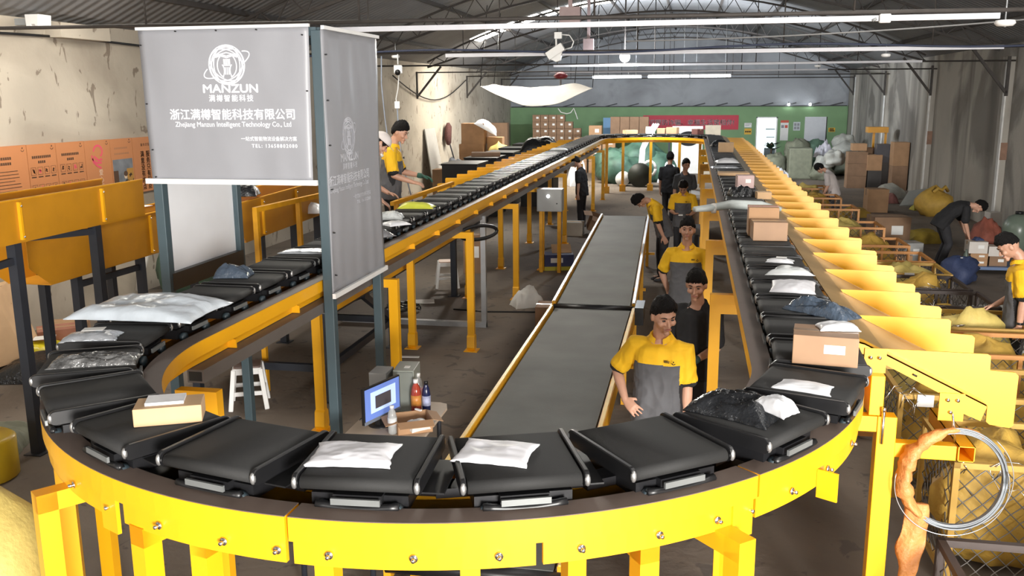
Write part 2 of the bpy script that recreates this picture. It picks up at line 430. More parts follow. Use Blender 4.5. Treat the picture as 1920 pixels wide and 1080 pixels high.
# ---- roof trusses: bow lattice with tie rod and wall braces
def truss():
    t = thing('roof_truss', 'x', 'roof truss', (0, 0, 0))
    x0, x1 = XL+.45, XR-.45
    P = lambda x, d: (x, 0, roofz(x)-.14-d)
    n = 26; xs = [x0+(x1-x0)*i/n for i in range(n+1)]
    dep = lambda x: .10 + .42*min(1, 1-((x+1.1)/9.1)**6)
    a = MB(); b = MB(); wb = MB()
    for i in range(n):
        a.beam(P(xs[i], 0), P(xs[i+1], 0), .06, .06); b.beam(P(xs[i], dep(xs[i])), P(xs[i+1], dep(xs[i+1])), .06, .06)
    for i in range(n):
        xm = (xs[i]+xs[i+1])/2
        wb.beam(P(xs[i], dep(xs[i])), P(xm, 0), .025, .025); wb.beam(P(xm, 0), P(xs[i+1], dep(xs[i+1])), .025, .025)
    build('top_chord', a, TRUSSM, t, local=True); build('bottom_chord', b, TRUSSM, t, local=True); build('lattice', wb, TRUSSM, t, local=True)
    for s in (-1, 1):
        br = MB(); xw = XL+.02 if s < 0 else XR-.2
        br.beam((xw, 0, 3.55), (xw, 0, 4.55), .07, .07); br.beam((xw, 0, 3.62), (xw-s*.95, 0, roofz(xw-s*.95)-.55), .07, .07)
        build('wall_brace', br, TRUSSM, t, local=True)
    r = MB(); r.cyl((XL+.05, 0, 4.52), (XR-.05, 0, 4.44), .022, 0, 8); build('tie_rod', r, TRUSSM, t, local=True)
    for x in (-6.5, -3.8, -1.1, 1.6, 4.2):
        h = MB(); h.cyl((x, 0, 4.48), (x, 0, roofz(x)-.5), .012, 0, 6); build('hanger_rod', h, TRUSSM, t, local=True)
    return t
tr0 = truss()
tr_lab = ['rusty lattice roof truss over the loop end, first in front of the camera', 'lattice roof truss carrying the tie rod with the white round sensor',
          'lattice roof truss above the hanging white spotlight', 'lattice roof truss above the sagging white cloth',
          'lattice roof truss just beyond the sagging cloth', 'lattice roof truss next but one to the grey gable wall', 'lattice roof truss next to the grey gable wall']
for i, y in enumerate((10.4, 18.3, 26.2, 34.1, 42.0, 49.9)):
    o = tr0 if i == 0 else dup(tr0)
    o.location = (0, y, 0); o['label'] = tr_lab[i+1]; o['group'] = 'lattice roof trusses'
# purlins
pur = ['steel roof purlin closest to the cream wall', 'second roof purlin from the cream wall', 'third roof purlin from the cream wall', 'roof purlin left of the ridge',
       'roof purlin along the ridge', 'roof purlin right of the ridge', 'third roof purlin from the streaked wall', 'second roof purlin from the streaked wall', 'steel roof purlin closest to the streaked wall']
for i in range(9):
    x = -9.1 + i*2.0; mb = MB(); mb.beam((x, YF, roofz(x)-.055), (x, YB, roofz(x)-.055), .07, .10)
    tag(build('roof_purlin', mb, TRUSSM), pur[i], 'purlin', 'roof purlins')

# ---- translucent daylight sheets in the roof
SKYM = M('translucent_roof_sheet', (1.0, .95, .84), .6, var=0, emit=14.0)
def sky_sheet(xa, xb, y0, y1, label):
    mb = MB(); rings = []
    for i in range(5):
        x = xa+(xb-xa)*i/4; z = roofz(x)-.012
        rings.append([(x, y0, z), (x, y1, z), (x, y1, z+.008), (x, y0, z+.008)])
    mb.loft(rings, 0, False); return tag(build('daylight_sheet', mb, SKYM), label, 'roof light', 'daylight sheets in the roof')
names = ['lowest, by the cream wall', 'second from the cream wall', 'third from the cream wall', 'fourth from the cream wall', 'fifth from the cream wall', 'highest, toward the ridge']
for i in range(6):
    xa = -8.3 + i*.9; sky_sheet(xa, xa+.74, 34.5, 36.2, 'glowing translucent roof sheet of the sloping row, ' + names[i])
sky_sheet(-8.15, -7.7, 10.9, 12.5, 'bright translucent roof sheet above the cream wall near the camera')
sky_sheet(-7.0, -6.0, 11.5, 16.5, 'translucent roof sheet above the work platform')
sky_sheet(-1.2, -.45, 47.2, 47.7, 'small bright roof sheet at the ridge near the gable')

# ---- office front: green partition with door, set against the gable
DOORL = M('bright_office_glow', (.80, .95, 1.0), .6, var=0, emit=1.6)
m = MB(); yg = YB-.15; dx0, dx1, dz = 3.42, 4.42, 2.36
m.bb(XL+.02, dx0, yg-.1, yg, 0, 2.98); m.bb(dx1, XR-.02, yg-.1, yg, 0, 2.98); m.bb(dx0, dx1, yg-.1, yg, dz, 2.98)
struct('wall_office', m, GREEN, 'light green painted office partition at the far end', 'partition')
m = MB(); m.bb(dx0, dx1, yg-.02, yg-.005, 0, dz, 0); m.bb(dx0-.06, dx0, yg-.14, yg-.06, 0, dz+.06, 1); m.bb(dx1, dx1+.06, yg-.14, yg-.06, 0, dz+.06, 1); m.bb(dx0-.06, dx1+.06, yg-.14, yg-.06, dz, dz+.06, 1)
m.bb(dx0+.45, dx1-.05, yg-.04, yg-.02, 1.72, 1.80, 2); m.bb(dx0+.5, dx1-.05, yg-.04, yg-.02, 1.30, 1.36, 2); m.bb(dx0+.42, dx1, yg-.04, yg-.02, .2, .75, 3)
struct('door_1', m, [DOORL, WHT, M('pale_shelf', (.45, .55, .58), .6, var=0), M('dim_desk', (.12, .15, .16), .6, var=0)], 'open doorway into the bright office', 'doorway')
m = MB(); m.bb(5.9, 7.0, yg-.13, yg-.1, .0, 2.42, 0); m.bb(7.0, 7.05, yg-.13, yg-.1, 0, 2.42, 1)
struct('door_2', m, [M('white_door_leaf', (.62, .64, .68), .5, var=.03), BLKP], 'closed white door in the green partition', 'door')
# awning struts along the top of the partition
m = MB(); m.bb(XL+.1, XR-.1, yg-.16, yg-.1, 2.98, 3.03)
for i in range(15):
    x = XL+.6+i*1.2; m.beam((x, yg-.13, 3.0), (x+.7, yg-.13, 3.17), .05, .05)
struct('trim_9', m, M('dark_coping', (.05, .05, .055), .7), 'dark coping along the partition top', 'coping')
# ================================================================== the loop sorter
SX, SY, SY2, SR, ZR = -1.41, 5.5, 34.2, 2.06, 2.05
def loop_pt(r, s):
    """s in [0,4): near arc, right straight (away), far arc, left straight (back)"""
    k = int(s) % 4; t = s-int(s)
    if k == 0: a = pi+pi*t; return (SX+r*cos(a), SY+r*sin(a))
    if k == 1: return (SX+r, SY+(SY2-SY)*t)
    if k == 2: a = pi*t; return (SX+r*cos(a), SY2+r*sin(a))
    return (SX-r, SY2+(SY-SY2)*t)
def rail_mb(r0, r1, z0, z1, segs, mi=0):
    """a curved strip of rectangular section; segs: list of (s0, s1, n)"""
    mb = MB()
    for s0, s1, n in segs:
        rings = []
        for i in range(n+1):
            s = s0+(s1-s0)*i/n; s = min(s, 3.99999)
            a = loop_pt(r0, s); b = loop_pt(r1, s)
            rings.append([(*a, z0), (*b, z0), (*b, z1), (*a, z1)])
        mb.loft(rings, mi, False)
    return mb
def deg2s(d): return (d+180)/180.0          # near arc, -180..0 degrees
g = .0009
sorter = thing('loop_sorter', 'long yellow steel loop conveyor frame on many legs', 'conveyor frame', (SX, SY, 0))
RAILTOP = M('brown_grey_rail_top', (.155, .115, .095), .55, var=.06)
OUT = [(0, deg2s(-92.4)-g, 40), (deg2s(-92.4)+g, deg2s(-44)-g, 26), (deg2s(-44)+g, 1, 24), (1.0, 2.0, 2), (2.0, 3.0, 48), (3.0, 4.0, 2)]
def rail(name, r0, r1, face):
    # yellow channel with a dull brown top strip laid on it
    o = build(name, rail_mb(r0, r1, ZR-.105, ZR-.004, OUT), YEL, sorter)
    build('top_strip', rail_mb(r0, r1, ZR-.003, ZR, OUT), RAILTOP, o)
    return o
rail('outer_rail', 2.29, 2.415, 1)
SK = [(0.0, deg2s(-118), 20), (deg2s(-113.6), deg2s(-92.8), 10), (deg2s(-92.0), deg2s(-69), 10), (deg2s(-68.3), deg2s(-47.4), 10), (deg2s(-44)+g, 1, 24), (1.0, 2.0, 2), (2.0, 3.0, 24), (3.0, 4.0, 2)]
build('outer_skirt', rail_mb(2.375, 2.398, ZR-.208, ZR-.114, SK), YEL, sorter)
rail('inner_rail', 1.80, 1.925, -1)
build('inner_skirt', rail_mb(1.895, 1.922, ZR-.20, ZR-.107, [(0, 1, 40), (1, 2, 2), (2, 3, 40), (3, 4, 2)]), YEL, sorter)
# drive track under the carriers
build('carrier_track', rail_mb(1.93, 2.28, ZR-.16, ZR-.13, [(0, 1, 40), (1, 2, 2), (2, 3, 40), (3, 4, 2)]), BLKM, sorter)
# bolts with washers along the skirt
for a in (-124.4, -115.9, -107.8, -99.5, -93.6, -88.4, -80.4, -72.5, -64.6, -56.4, -49.4, -45.0, -37.7, -29.4, -20):
    a = radians(a); mb = MB(); r = 2.405
    d = Vector((cos(a), sin(a), 0)); p = Vector((SX, SY, ZR-.155)) + d*2.404
    mb.cyl(p, p+d*.004, .017, 0, 10); mb.cyl(p, p+d*.026, .0085, 0, 6)
    build('bolt', mb, CHR, sorter)
for dz in (-.135, -.19):
    a = radians(-46.9); d = Vector((cos(a), sin(a), 0)); p = Vector((SX, SY, ZR+dz))+d*2.37; mb = MB(); mb.cyl(p, p+d*.03, .012, 0, 8); build('bolt', mb, CHR, sorter)
# seam plates
for a in (-116, -46.0):
    a = radians(a); d = Vector((cos(a), sin(a), 0)); t = Vector((-sin(a), cos(a), 0)); p = Vector((SX, SY, ZR-.17))+d*2.40
    mb = MB(); mb.beam(p-t*.06, p+t*.06, .018, .20); build('joint_plate', mb, YEL, sorter)
def sleg(ang, rr_, two=True, w=.09, zb=ZR-.20, over=True):
    """bracket and leg on the outer side of the near bend"""
    a = radians(ang); d = Vector((cos(a), sin(a), 0)); p = Vector((SX, SY, 0))
    mb = MB(); q = p+d*rr_
    mb.beam(q+Vector((0,0,.01)), q+Vector((0,0,zb)), w, w, up=d); mb.box((q.x, q.y, .006), (.2, .2, .012), rz=a)
    if over: mb.beam(p+d*2.06+Vector((0,0,zb-.045)), q+d*w/2+Vector((0,0,zb-.045)), w, .09)
    build('leg', mb, YEL, sorter)
for ang, rr_ in ((-127.5, 2.50), (-111.5, 2.36), (-104.2, 2.30), (-57.0, 2.33), (-48.5, 2.50), (-150, 2.36), (-93, 2.02)): sleg(ang, rr_)
for ang in (-75, -25, -60): sleg(ang, 1.86)
LYR = [5.25, 8.5, 11.75, 15.0, 18.3, 21.6, 24.9, 28.2, 31.5]
LY = [5.33, 9.15, 12.6, 16.1, 19.05, 22.6, 26.0, 29.3, 32.6]
for i in range(9):
    for s in (-1, 1):
        y = (LY if s < 0 else LYR)[i]
        for rr_, nm in ((1.665, 'i'), (2.56, 'o')):
            if s > 0 and nm == 'o': continue
            x = SX+s*rr_; mb = MB()
            mb.bb(x-.05, x+.05, y-.04, y+.04, .012, (1.84 if s > 0 else 1.745) if nm == 'i' else 1.80)
            mb.bb(x-.1, x+.1, y-.1, y+.1, 0, .012)
            mb.prism([(y-.04, .012), (y+.04, .012), (y+.075, .06), (y+.06, .22), (y+.04, .24), (y-.04, .24), (y-.06, .22), (y-.075, .06)], x-.056, x+.056, 0, 'x')
            if nm == 'i': mb.bb(SX+s*1.617, SX+s*1.915, y-.042, y+.042, (1.843 if s > 0 else 1.75)-.085, 1.843 if s > 0 else 1.75)
            if nm == 'i': mb.bb(SX+s*1.62, SX+s*2.33, y-.036, y+.036, 1.66, (1.842 if s > 0 else 1.749)-.086)
            build('leg', mb, YEL if y < 24 else YELD, sorter)
            if nm == 'o':
                mb = MB(); mb.bb(min(x, SX+s*2.3), max(x, SX+s*2.3), y-.04, y+.04, 1.72, 1.80); build('bracket', mb, YELD, sorter)
for a in (25, 60, 95, 130, 160):
    a = radians(a); mb = MB(); q = Vector((SX+1.86*cos(a), SY2+1.86*sin(a), 0))
    mb.bb(q.x-.05, q.x+.05, q.y-.05, q.y+.05, 0, 1.86); mb.bb(q.x-.11, q.x+.11, q.y-.11, q.y+.11, 0, .25); build('leg', mb, YELD, sorter)
# bracket tabs on the inner rails
y = 6.0
while y < 33.5:
    for s in (-1, 1):
        x = SX+s*1.93; mb = MB(); xi = x-s*.10
        mb.prism([(y-.01, 0), (y+.01, 0)] and [(x+.0*s, ZR-.20), (xi, ZR-.20), (xi, ZR-.14), (x, ZR-.105)], y-.006, y+.006, 0, 'y')
        build('rail_tab', mb, YEL, sorter)
    y += 1.12
for a in (-32,):
    a = radians(a); d = Vector((cos(a), sin(a), 0)); p = Vector((SX, SY, ZR-.19))+d*2.40; t = Vector((-sin(a), cos(a), 0))
    mb = MB(); mb.beam(p, p+d*.10, .01, .14); build('rail_tab', mb, YEL, sorter)
# dark cable bar along the inside of the left run
mb = MB(); mb.bb(-3.322, -3.20, 5.45, 32.2, 1.752, 1.845)
bar = tag(build('cable_bar', mb, GRYB), 'long grey-brown square tube beside the left conveyor run', 'steel tube')
mb = MB()
mb.bb(-3.308, -3.214, 5.446, 5.452, 1.766, 1.831); build('tube_opening', mb, BLKP, bar)

# ---- carriers
CAPM = M('dull_metal_cap', (.42, .42, .42), .38, metal=.8, var=0)
def make_carrier():
    t = thing('belt_carrier', 'x', 'conveyor carrier')
    # local: x lateral (belt direction, outward +), y along travel
    L, Wd, h = .255, .264, .029
    b = MB(); prof = []
    for i in range(9): a = -pi/2+pi*i/8; prof.append((L-h+h*cos(a), h*sin(a)))
    for i in range(9): a = pi/2+pi*i/8; prof.append((-L+h+h*cos(a), h*sin(a)))
    rings = [[(x, y, z-h) for x, z in prof] for y in (-Wd+.035, Wd-.035)]
    b.loft(rings, 0, True); build('belt', b, BELT, t, local=True)
    for s in (-1, 1):
        f = MB(); y = s*(Wd-.016)
        pr_ = [(x*1.03, z*1.12+.003) for x, z in prof]
        f.loft([[(x, y-.011, z-h) for x, z in pr_], [(x, y-.007, z-h+.004) for x, z in pr_], [(x, y+.007, z-h+.004) for x, z in pr_], [(x, y+.011, z-h) for x, z in pr_]], 0, False)
        fr = build('side_frame', f, BLKP, t, local=True)
        for e in (-1, 1):
          c = MB(); c.ball((e*L*1.0, y+s*.001, -h+.004), (.013, .013, .026), 0, 6)
          build('end_cap', c, CAPM, fr, local=True)
    ch = MB(); ch.bb(-.20, .20, -.20, .20, -.15, -.085); ch.bb(-.05, .05, -.34, .34, -.15, -.11); ch.bb(-.235, .235, -.10, .10, -.115, -.075)
    cc = build('chassis', ch, BLKM, t, local=True)
    for sx in (-1, 1):
        for sy in (-1, 1): wl = MB(); wl.cyl((sx*.205, sy*.15, -.145), (sx*.235, sy*.15, -.145), .035, 0, 12); build('wheel', wl, DKG, cc, local=True)
    for sx in (-1, 1): sl = MB(); sl.box((sx*.262, 0, -.092), (.012, .20, .026)); build('motor_plate', sl, M('motor_plate_grey', (.22, .23, .23), .4, metal=.4), t, local=True)
    dr = MB(); dr.tube([(.24, -.17+.34*i/8, -.115-.014*sin(pi*i/8)) for i in range(9)], .017, 0, 6); build('drive_motor', dr, BLKP, t, local=True)
    br = MB(); br.bb(-.17, .17, .235, .34, -.085, -.078); build('gap_cover', br, BLKP, t, local=True)
    return t
ZB = 2.175
car0 = make_carrier(); CARS = []
def path_at(d):
    """distance along the centre line from the near arc's left end, -> x, y, heading"""
    arc = pi*SR; st = SY2-SY; tot = 2*arc+2*st; d %= tot
    def bend(a, cy):
        r = 2.055+((2.17 if cos(a) > 0 else 2.22)-2.055)*cos(a)**2
        return SX+r*cos(a), cy+r*sin(a), a
    if d < arc: return bend(pi+d/SR, SY)
    d -= arc
    if d < st: return SX+2.17, SY+d, 0.0
    d -= st
    if d < arc: return bend(d/SR, SY2)
    d -= arc; return SX-2.22, SY2-d, pi
TOT = 2*pi*SR+2*(SY2-SY); NC = round(TOT/.6); PIT = TOT/NC
d0 = SR*radians(180-69.6) % PIT
rg = random.Random(5)
CAR_LABELS = {}
def car_label(i, x, y, a):
    if i in CAR_LABELS: return CAR_LABELS[i], None
    if a == 0.0:
        if y > 16: return 'empty black belt carrier far along the run beside the yellow chutes', 'far carriers on the chute run'
        return None, None
    if a == pi:
        if y > 12.0: return 'black belt carrier far along the run beside the cream wall', 'far carriers on the wall run'
        return None, None
    if y > SY2-.5: return 'black belt carrier crossing the far bend of the loop', 'carriers on the far bend'
    return None, None
# ---- lay the carriers on the loop; what each one carries is found from where it stands
LOADS = [  # (x, y, short words for what lies there)
 (.76, 5.26, 'the taped carton'), (.60, 4.68, 'the small flat white mailer near the corner'), (.32, 4.25, 'the black film parcel'),
 (-1.33, 3.37, 'the crumpled white mailer'), (-.75, 3.53, 'the square white mailer'), (-2.36, 3.63, 'the small open tan box'), (-3.27, 4.44, 'the clear film pack'),
 (-3.69, 5.0, 'the silver pack'), (-3.65, 5.75, 'the big pale blue poly bag'), (-3.70, 6.98, 'the small navy film parcel'), (-3.65, 8.23, 'the flat silver sleeve'),
 (-3.6, 9.36, 'the dark grey mailer'), (-3.6, 10.74, 'the loose white and grey packs'), (-3.6, 11.84, 'the yellow-green bag'),
 (.75, 6.43, 'the crumpled slate blue bag'), (.75, 7.24, 'the wide white paper parcel'), (.75, 7.8, 'the pointed grey parcel'), (.75, 8.35, 'the small silver-white pack'),
 (.75, 9.77, 'the stacked cartons with pink tape'), (.75, 11.86, 'the long grey tube bag'), (.75, 13.91, 'the black crumpled parcel'), (.75, 15.23, 'the pinkish box')]
recs = []
for i in range(NC):
    d = d0+i*PIT; x, y, a = path_at(d); recs.append((i, x, y, a))
used = {}
for lx, ly, wd in LOADS:
    i = min((r for r in recs if r[0] not in used), key=lambda r: (r[1]-lx)**2+(r[2]-ly)**2)[0]; used[i] = wd
ORD = ['next after', 'second after', 'third after', 'fourth after', 'fifth after']
for i, x, y, a in recs:
    o = car0 if i == 0 else dup(car0)
    o.location = (x, y, ZB); o.rotation_euler = (0, 0, a)
    grp = 'belt carriers on the loop'
    if i in used: lab = 'black belt carrier carrying ' + used[i]
    else:
        lab, g2 = car_label(i, x, y, a)
        if lab is None:
            k = next(k for k in range(1, 30) if (i-k) % NC in used)
            lab = 'empty black belt carrier, %s %s' % (ORD[min(k, 5)-1], used[(i-k) % NC])
        else: grp = g2
    o['label'] = lab; o['group'] = grp
# ================================================================== people
def remeshed(mb, voxel, smooth=3, post=None):
    """the union of overlapping closed pieces as one continuous skin"""
    me = mb.mesh('tmp', []); o = bpy.data.objects.new('tmp', me); COL.objects.link(o)
    r = o.modifiers.new('r', 'REMESH'); r.mode = 'VOXEL'; r.voxel_size = voxel; r.use_smooth_shade = True
    if smooth:
        q = o.modifiers.new('s', 'SMOOTH'); q.factor = .5; q.iterations = smooth
    bpy.context.view_layer.update()
    dg = bpy.context.evaluated_depsgraph_get()
    out = bpy.data.meshes.new_from_object(o.evaluated_get(dg))
    bpy.data.objects.remove(o); bpy.data.meshes.remove(me)
    if post:
        nn = [v.normal.copy() for v in out.vertices]; cc = [v.co.copy() for v in out.vertices]
        out.vertices.foreach_set('co', [x for c, n_ in zip(cc, nn) for x in post(c, n_)]); out.update()
    out.polygons.foreach_set('use_smooth', [True]*len(out.polygons))
    return out
def link_mesh(name, me, mats, parent):
    me.name = name
    me.materials.clear()
    for m in (mats if isinstance(mats, (list, tuple)) else [mats]): me.materials.append(m)
    o = bpy.data.objects.new(name, me); COL.objects.link(o); o.parent = parent; return o
RX = lambda a: Matrix.Rotation(a, 3, 'X'); RY = lambda a: Matrix.Rotation(a, 3, 'Y'); RZ = lambda a: Matrix.Rotation(a, 3, 'Z')
def V(*a): return Vector(a)

def chain(mb, pts, rs, n=10, sub=3):
    """tapered limb with round ends through the given joints"""
    P = []; R = []
    for i in range(len(pts)-1):
        for k in range(sub):
            t = k/sub; P.append(Vector(pts[i]).lerp(Vector(pts[i+1]), t)); R.append(rs[i]+(rs[i+1]-rs[i])*t)
    P.append(Vector(pts[-1])); R.append(rs[-1])
    d0 = (P[1]-P[0]).normalized(); d1 = (P[-1]-P[-2]).normalized()
    P = [P[0]-d0*R[0]*.9, P[0]-d0*R[0]*.55] + P + [P[-1]+d1*R[-1]*.55, P[-1]+d1*R[-1]*.9]
    R = [R[0]*.40, R[0]*.83] + R + [R[-1]*.83, R[-1]*.40]
    mb.tube(P, R, 0, n)

def add_hand(mb, W, d, nrm, side, curl, s=1.0, spread=.12, fat=1.0):
    """palm, four unequal bent fingers and a thumb on the side; d along the fingers, nrm out of the palm"""
    d = Vector(d).normalized(); nrm = Vector(nrm); nrm = (nrm-d*nrm.dot(d)).normalized()
    a = d.cross(nrm)*side           # toward the thumb
    rings = []
    for t, hw, th in ((-.018, .026, .020), (.0, .028, .019), (.03, .036, .018), (.065, .042, .0155), (.092, .040, .012), (.098, .030, .007)):
        c = W + d*t*s
        rings.append([c + (a*hw*cos(2*pi*k/12) + nrm*th*sin(2*pi*k/12))*s for k in range(12)])
    mb.loft(rings)
    for i, (off, ln) in enumerate(((.031, .070), (.0105, .080), (-.0105, .074), (-.031, .058))):
        root = W + (d*.085 + a*off)*s; dirn = (d + a*(off/.031)*spread).normalized(); pts = [root-dirn*.012*s]; c = curl if isinstance(curl, (int, float)) else curl[i]
        pts.append(root); ax = dirn.cross(nrm).normalized(); p = root; ang = c*.55
        for k, q in enumerate((.45, .31, .24)):
            dd = Matrix.Rotation(ang, 3, ax) @ dirn; p = p + dd*ln*q*s; pts.append(p); ang += c*.75
        chain(mb, pts, [.0095*s*fat, .0092*s*fat, .0085*s*fat, .0078*s*fat, .007*s*fat], 8, 2)
    c0 = curl if isinstance(curl, (int, float)) else curl[0]
    td = (d*.62 + a*.72 + nrm*.28).normalized(); p0 = W + (d*.022 + a*.026)*s; p1 = p0 + td*.038*s; td2 = (d*.85 + a*(.5-.3*c0) + nrm*(.25+.25*c0)).normalized(); p2 = p1 + td2*.032*s; p3 = p2 + td2*.024*s
    chain(mb, [p0, p1, p2, p3], [.0135*s*fat, .0115*s*fat, .0095*s*fat, .008*s*fat], 8, 2)

def head_mesh(mb, M4, s=1.0):
    s = s*1.06
    """skull, face, nose, brow, chin and ears; M4: head frame (x right, y face, z up), centre of the head"""
    rings = []; n = 22
    for i in range(n+1):
        th = pi*i/n; q = max(.03, sin(th)); cz = -cos(th); ring = []
        for k in range(28):
            a = 2*pi*k/28; sx, sy = q*cos(a), q*sin(a)
            x, y, z = .074*sx, .094*sy, .116*cz
            if cz < 0:
                x *= 1-.30*(-cz)**1.4
                if sy < 0: y *= 1-.55*(-cz)**1.2
            if sy > 0: y *= .93
            if sy > .5 and -.25 < cz < .2: y -= .004
            ring.append(M4 @ (Vector((x, y, z))*s))
        rings.append(ring)
    mb.loft(rings)
    P = lambda x, y, z: M4 @ (Vector((x, y, z))*s)
    chain(mb, [P(0, .080, .012), P(0, .094, -.012), P(0, .104, -.032)], [.006*s, .0085*s, .0115*s], 8, 2)      # nose
    for e in (-1, 1): mb.ball(P(e*.012, .092, -.036), .008*s, 0, 5)
    chain(mb, [P(-.045, .066, .022), P(-.02, .083, .026), P(.02, .083, .026), P(.045, .066, .022)], [.009*s]*4, 8, 2)   # brow
    chain(mb, [P(-.018, .082, -.066), P(.018, .082, -.066)], [.011*s]*2, 8, 2)                                 # mouth
    mb.ball(P(0, .073, -.096), .021*s, 0, 6)                                                                     # chin
    for e in (-1, 1):
        mb.ball(P(e*.040, .062, -.026), .024*s, 0, 6)                                                            # cheeks
        mb.ball(P(e*.077, -.006, -.008), (.010*s, .019*s, .032*s), 0, 6, M4.to_3x3())                            # ears

def hair_mesh(M4, s=1.0, front=.56, side=.10, back=-.50, thick=.15, seed=0, spike=.10):
    mb = MB(); rings = []; n = 26
    for i in range(n+1):
        th = pi*i/n; q = max(.02, sin(th)); cz = -cos(th); ring = []
        for k in range(40):
            a = 2*pi*k/40; sx, sy = q*cos(a), q*sin(a)
            line = (side+(front-side)*max(0, sy)**1.3) if sy > 0 else (side+(back-side)*(-sy)**.8)
            t = max(0, min(1, (cz-line)/.12+.5)); t = t*t*(3-2*t)
            line += .16*noise.noise(Vector((sx*5+seed, sy*5, 0)))
            t = max(0, min(1, (cz-line)/.10+.5)); t = t*t*(3-2*t)
            r = .88+(.12+thick+spike*noise.noise(Vector((sx*4, sy*4, cz*3+seed)))+.06*noise.noise(Vector((sx*11, sy*11, cz*5+seed)))+.10*max(0, cz)*(1+.5*sy))*t
            x, y, z = .076*sx*r, .096*sy*r*(.95 if sy > 0 else 1), .118*cz*r
            if cz < 0: x *= 1-.20*(-cz); y *= 1-(.35*(-cz) if sy < 0 else .1*(-cz))
            ring.append(M4 @ (Vector((x, y, z))*s))
        rings.append(ring)
    mb.loft(rings); return mb

def person(label, loc, rz, h=1.72, lean=0.0, curve=0.0, side=0.0, twist=0.0, head=(0, 0, 0), arms=None, feet=((.10, 0), (-.10, 0)), drop=0.0,
           top='polo', bottom=TRK, skin=None, voxel=.008, group=None, hair=True, hair_kw={}, yoke=.315, seed=0, gloves=None, wide=1.0, name='person', topmat=None, logo=True, curl=.5):
    s = h/1.72; skin = skin or SKIN
    t = thing(name, label, 'person', loc, rz, group)
    pel = V(0, 0, .93*s-drop)
    R0 = RZ(0) @ RX(-lean*.55) @ RY(side*.5)
    def spine(zz):
        """point and frame at the height zz above the hips, along the bent spine"""
        p = pel.copy(); k = 16; ang = 0
        for i in range(k):
            u = (i+.5)/k*zz
            f = max(0, min(1, u/(.45*s)))
            R = RX(-(lean*(.55+.45*f)+curve*f)) @ RY(side*(.5+.5*f)) @ RZ(twist*f)
            p += R @ V(0, 0, zz/k)
        f = max(0, min(1, zz/(.45*s)))
        return p, RX(-(lean*(.55+.45*f)+curve*f)) @ RY(side*(.5+.5*f)) @ RZ(twist*f)
    def ring(zz, rx, ry, n=20, dy=0.0, pw=2.4, tilt=0.0):
        p, R = spine(zz*s); out = []
        for k in range(n):
            a = 2*pi*k/n; c, q = cos(a), sin(a)
            c = math.copysign(abs(c)**(2/pw), c); q = math.copysign(abs(q)**(2/pw), q)
            out.append(p + R @ (V(c*rx, q*ry+dy, -tilt*max(-.4, q))*s))
        return out
    # --- arms
    arms = arms or {}
    A = {}
    for sd, nm in ((1, 'R'), (-1, 'L')):
        ps, Rs = spine(.445*s); sh = ps + Rs @ V(sd*.172*wide*s, -.005*s, -.028*s)
        up, fo, hd, pn = arms.get(nm, (V(sd*.16, .02, -1), V(sd*.05, .18, -1), V(0, .12, -1), V(-sd, 0, 0)))[:4]
        el = sh + Rs @ (Vector(up).normalized()*.285*s); wr = el + Rs @ (Vector(fo).normalized()*.245*s)
        A[nm] = (sh, el, wr, Rs @ Vector(hd), Rs @ Vector(pn), arms[nm][4] if nm in arms and len(arms[nm]) > 4 else curl)
    # --- legs
    Lg = {}
    p0, Rp = spine(0.0)
    for i, (sd, nm) in enumerate(((1, 'R'), (-1, 'L'))):
        hip = pel + RX(-lean*.4) @ V(sd*.088*s, 0, -.04*s); fx, fy = feet[i]; an = V(fx, fy, .085*s)
        d = an-hip; l1 = .405*s; l2 = .395*s; D = min(d.length, (l1+l2)*.999); dn = d.normalized()
        ca = (l1*l1+D*D-l2*l2)/(2*l1*D); hgt = l1*sqrt(max(0, 1-ca*ca)); fw = V(0, 1, 0); fw = (fw-dn*fw.dot(dn)).normalized()
        Lg[nm] = (hip, hip+dn*l1*ca+fw*hgt, an)
    # --- head
    pn_, Rn = spine(.50*s)
    Rh = Rn @ RZ(head[0]) @ RX(-head[1]) @ RY(head[2])
    nk1 = pn_ + Rn @ V(0, .016*s, .064*s); hc = nk1 + Rh @ V(0, .026*s, .114*s)
    M4 = Matrix.Translation(hc) @ Rh.to_4x4()
    # body
    b = MB()
    b.loft([ring(z, rx, ry, 16) for z, rx, ry in ((-.10, .13, .09), (0, .155, .105), (.14, .135, .095), (.32, .15*wide, .10), (.40, .14*wide, .085), (.45, .09, .065), (.48, .05, .05))])
    chain(b, [pn_-Rn @ V(0, .01*s, .02*s), nk1, nk1 + Rh @ V(0, .014*s, .05*s)], [.058*s, .054*s, .054*s], 12)
    head_mesh(b, M4, s)
    for nm, sd in (('R', 1), ('L', -1)):
        sh, el, wr, hd, pl, cu = A[nm]
        chain(b, [sh-Rn @ V(0, 0, .012*s), sh.lerp(el, .5), el], [.044*s, .045*s, .038*s]); chain(b, [el, el.lerp(wr, .3), wr], [.038*s, .040*s, .026*s])
        if not (gloves and nm in gloves): add_hand(b, wr, hd, pl, sd, cu, s, fat=1.0 if voxel < .0075 else 1.15)
        hip, kn, an = Lg[nm]
        chain(b, [hip, kn], [.075*s, .052*s]); chain(b, [kn, kn.lerp(an, .3), an], [.052*s, .055*s, .037*s])
        chain(b, [an + V(0, -.02*s, -.04*s), an + V(0, .10*s, -.045*s)], [.034*s, .030*s])
    link_mesh('body', remeshed(b, voxel, 3), skin, t)
    if hair: build('hair', hair_mesh(M4, s*1.06, seed=seed, **hair_kw), HAIR, t, local=True)
    P = lambda x, y, z: M4 @ (V(x, y, z)*s*1.06)
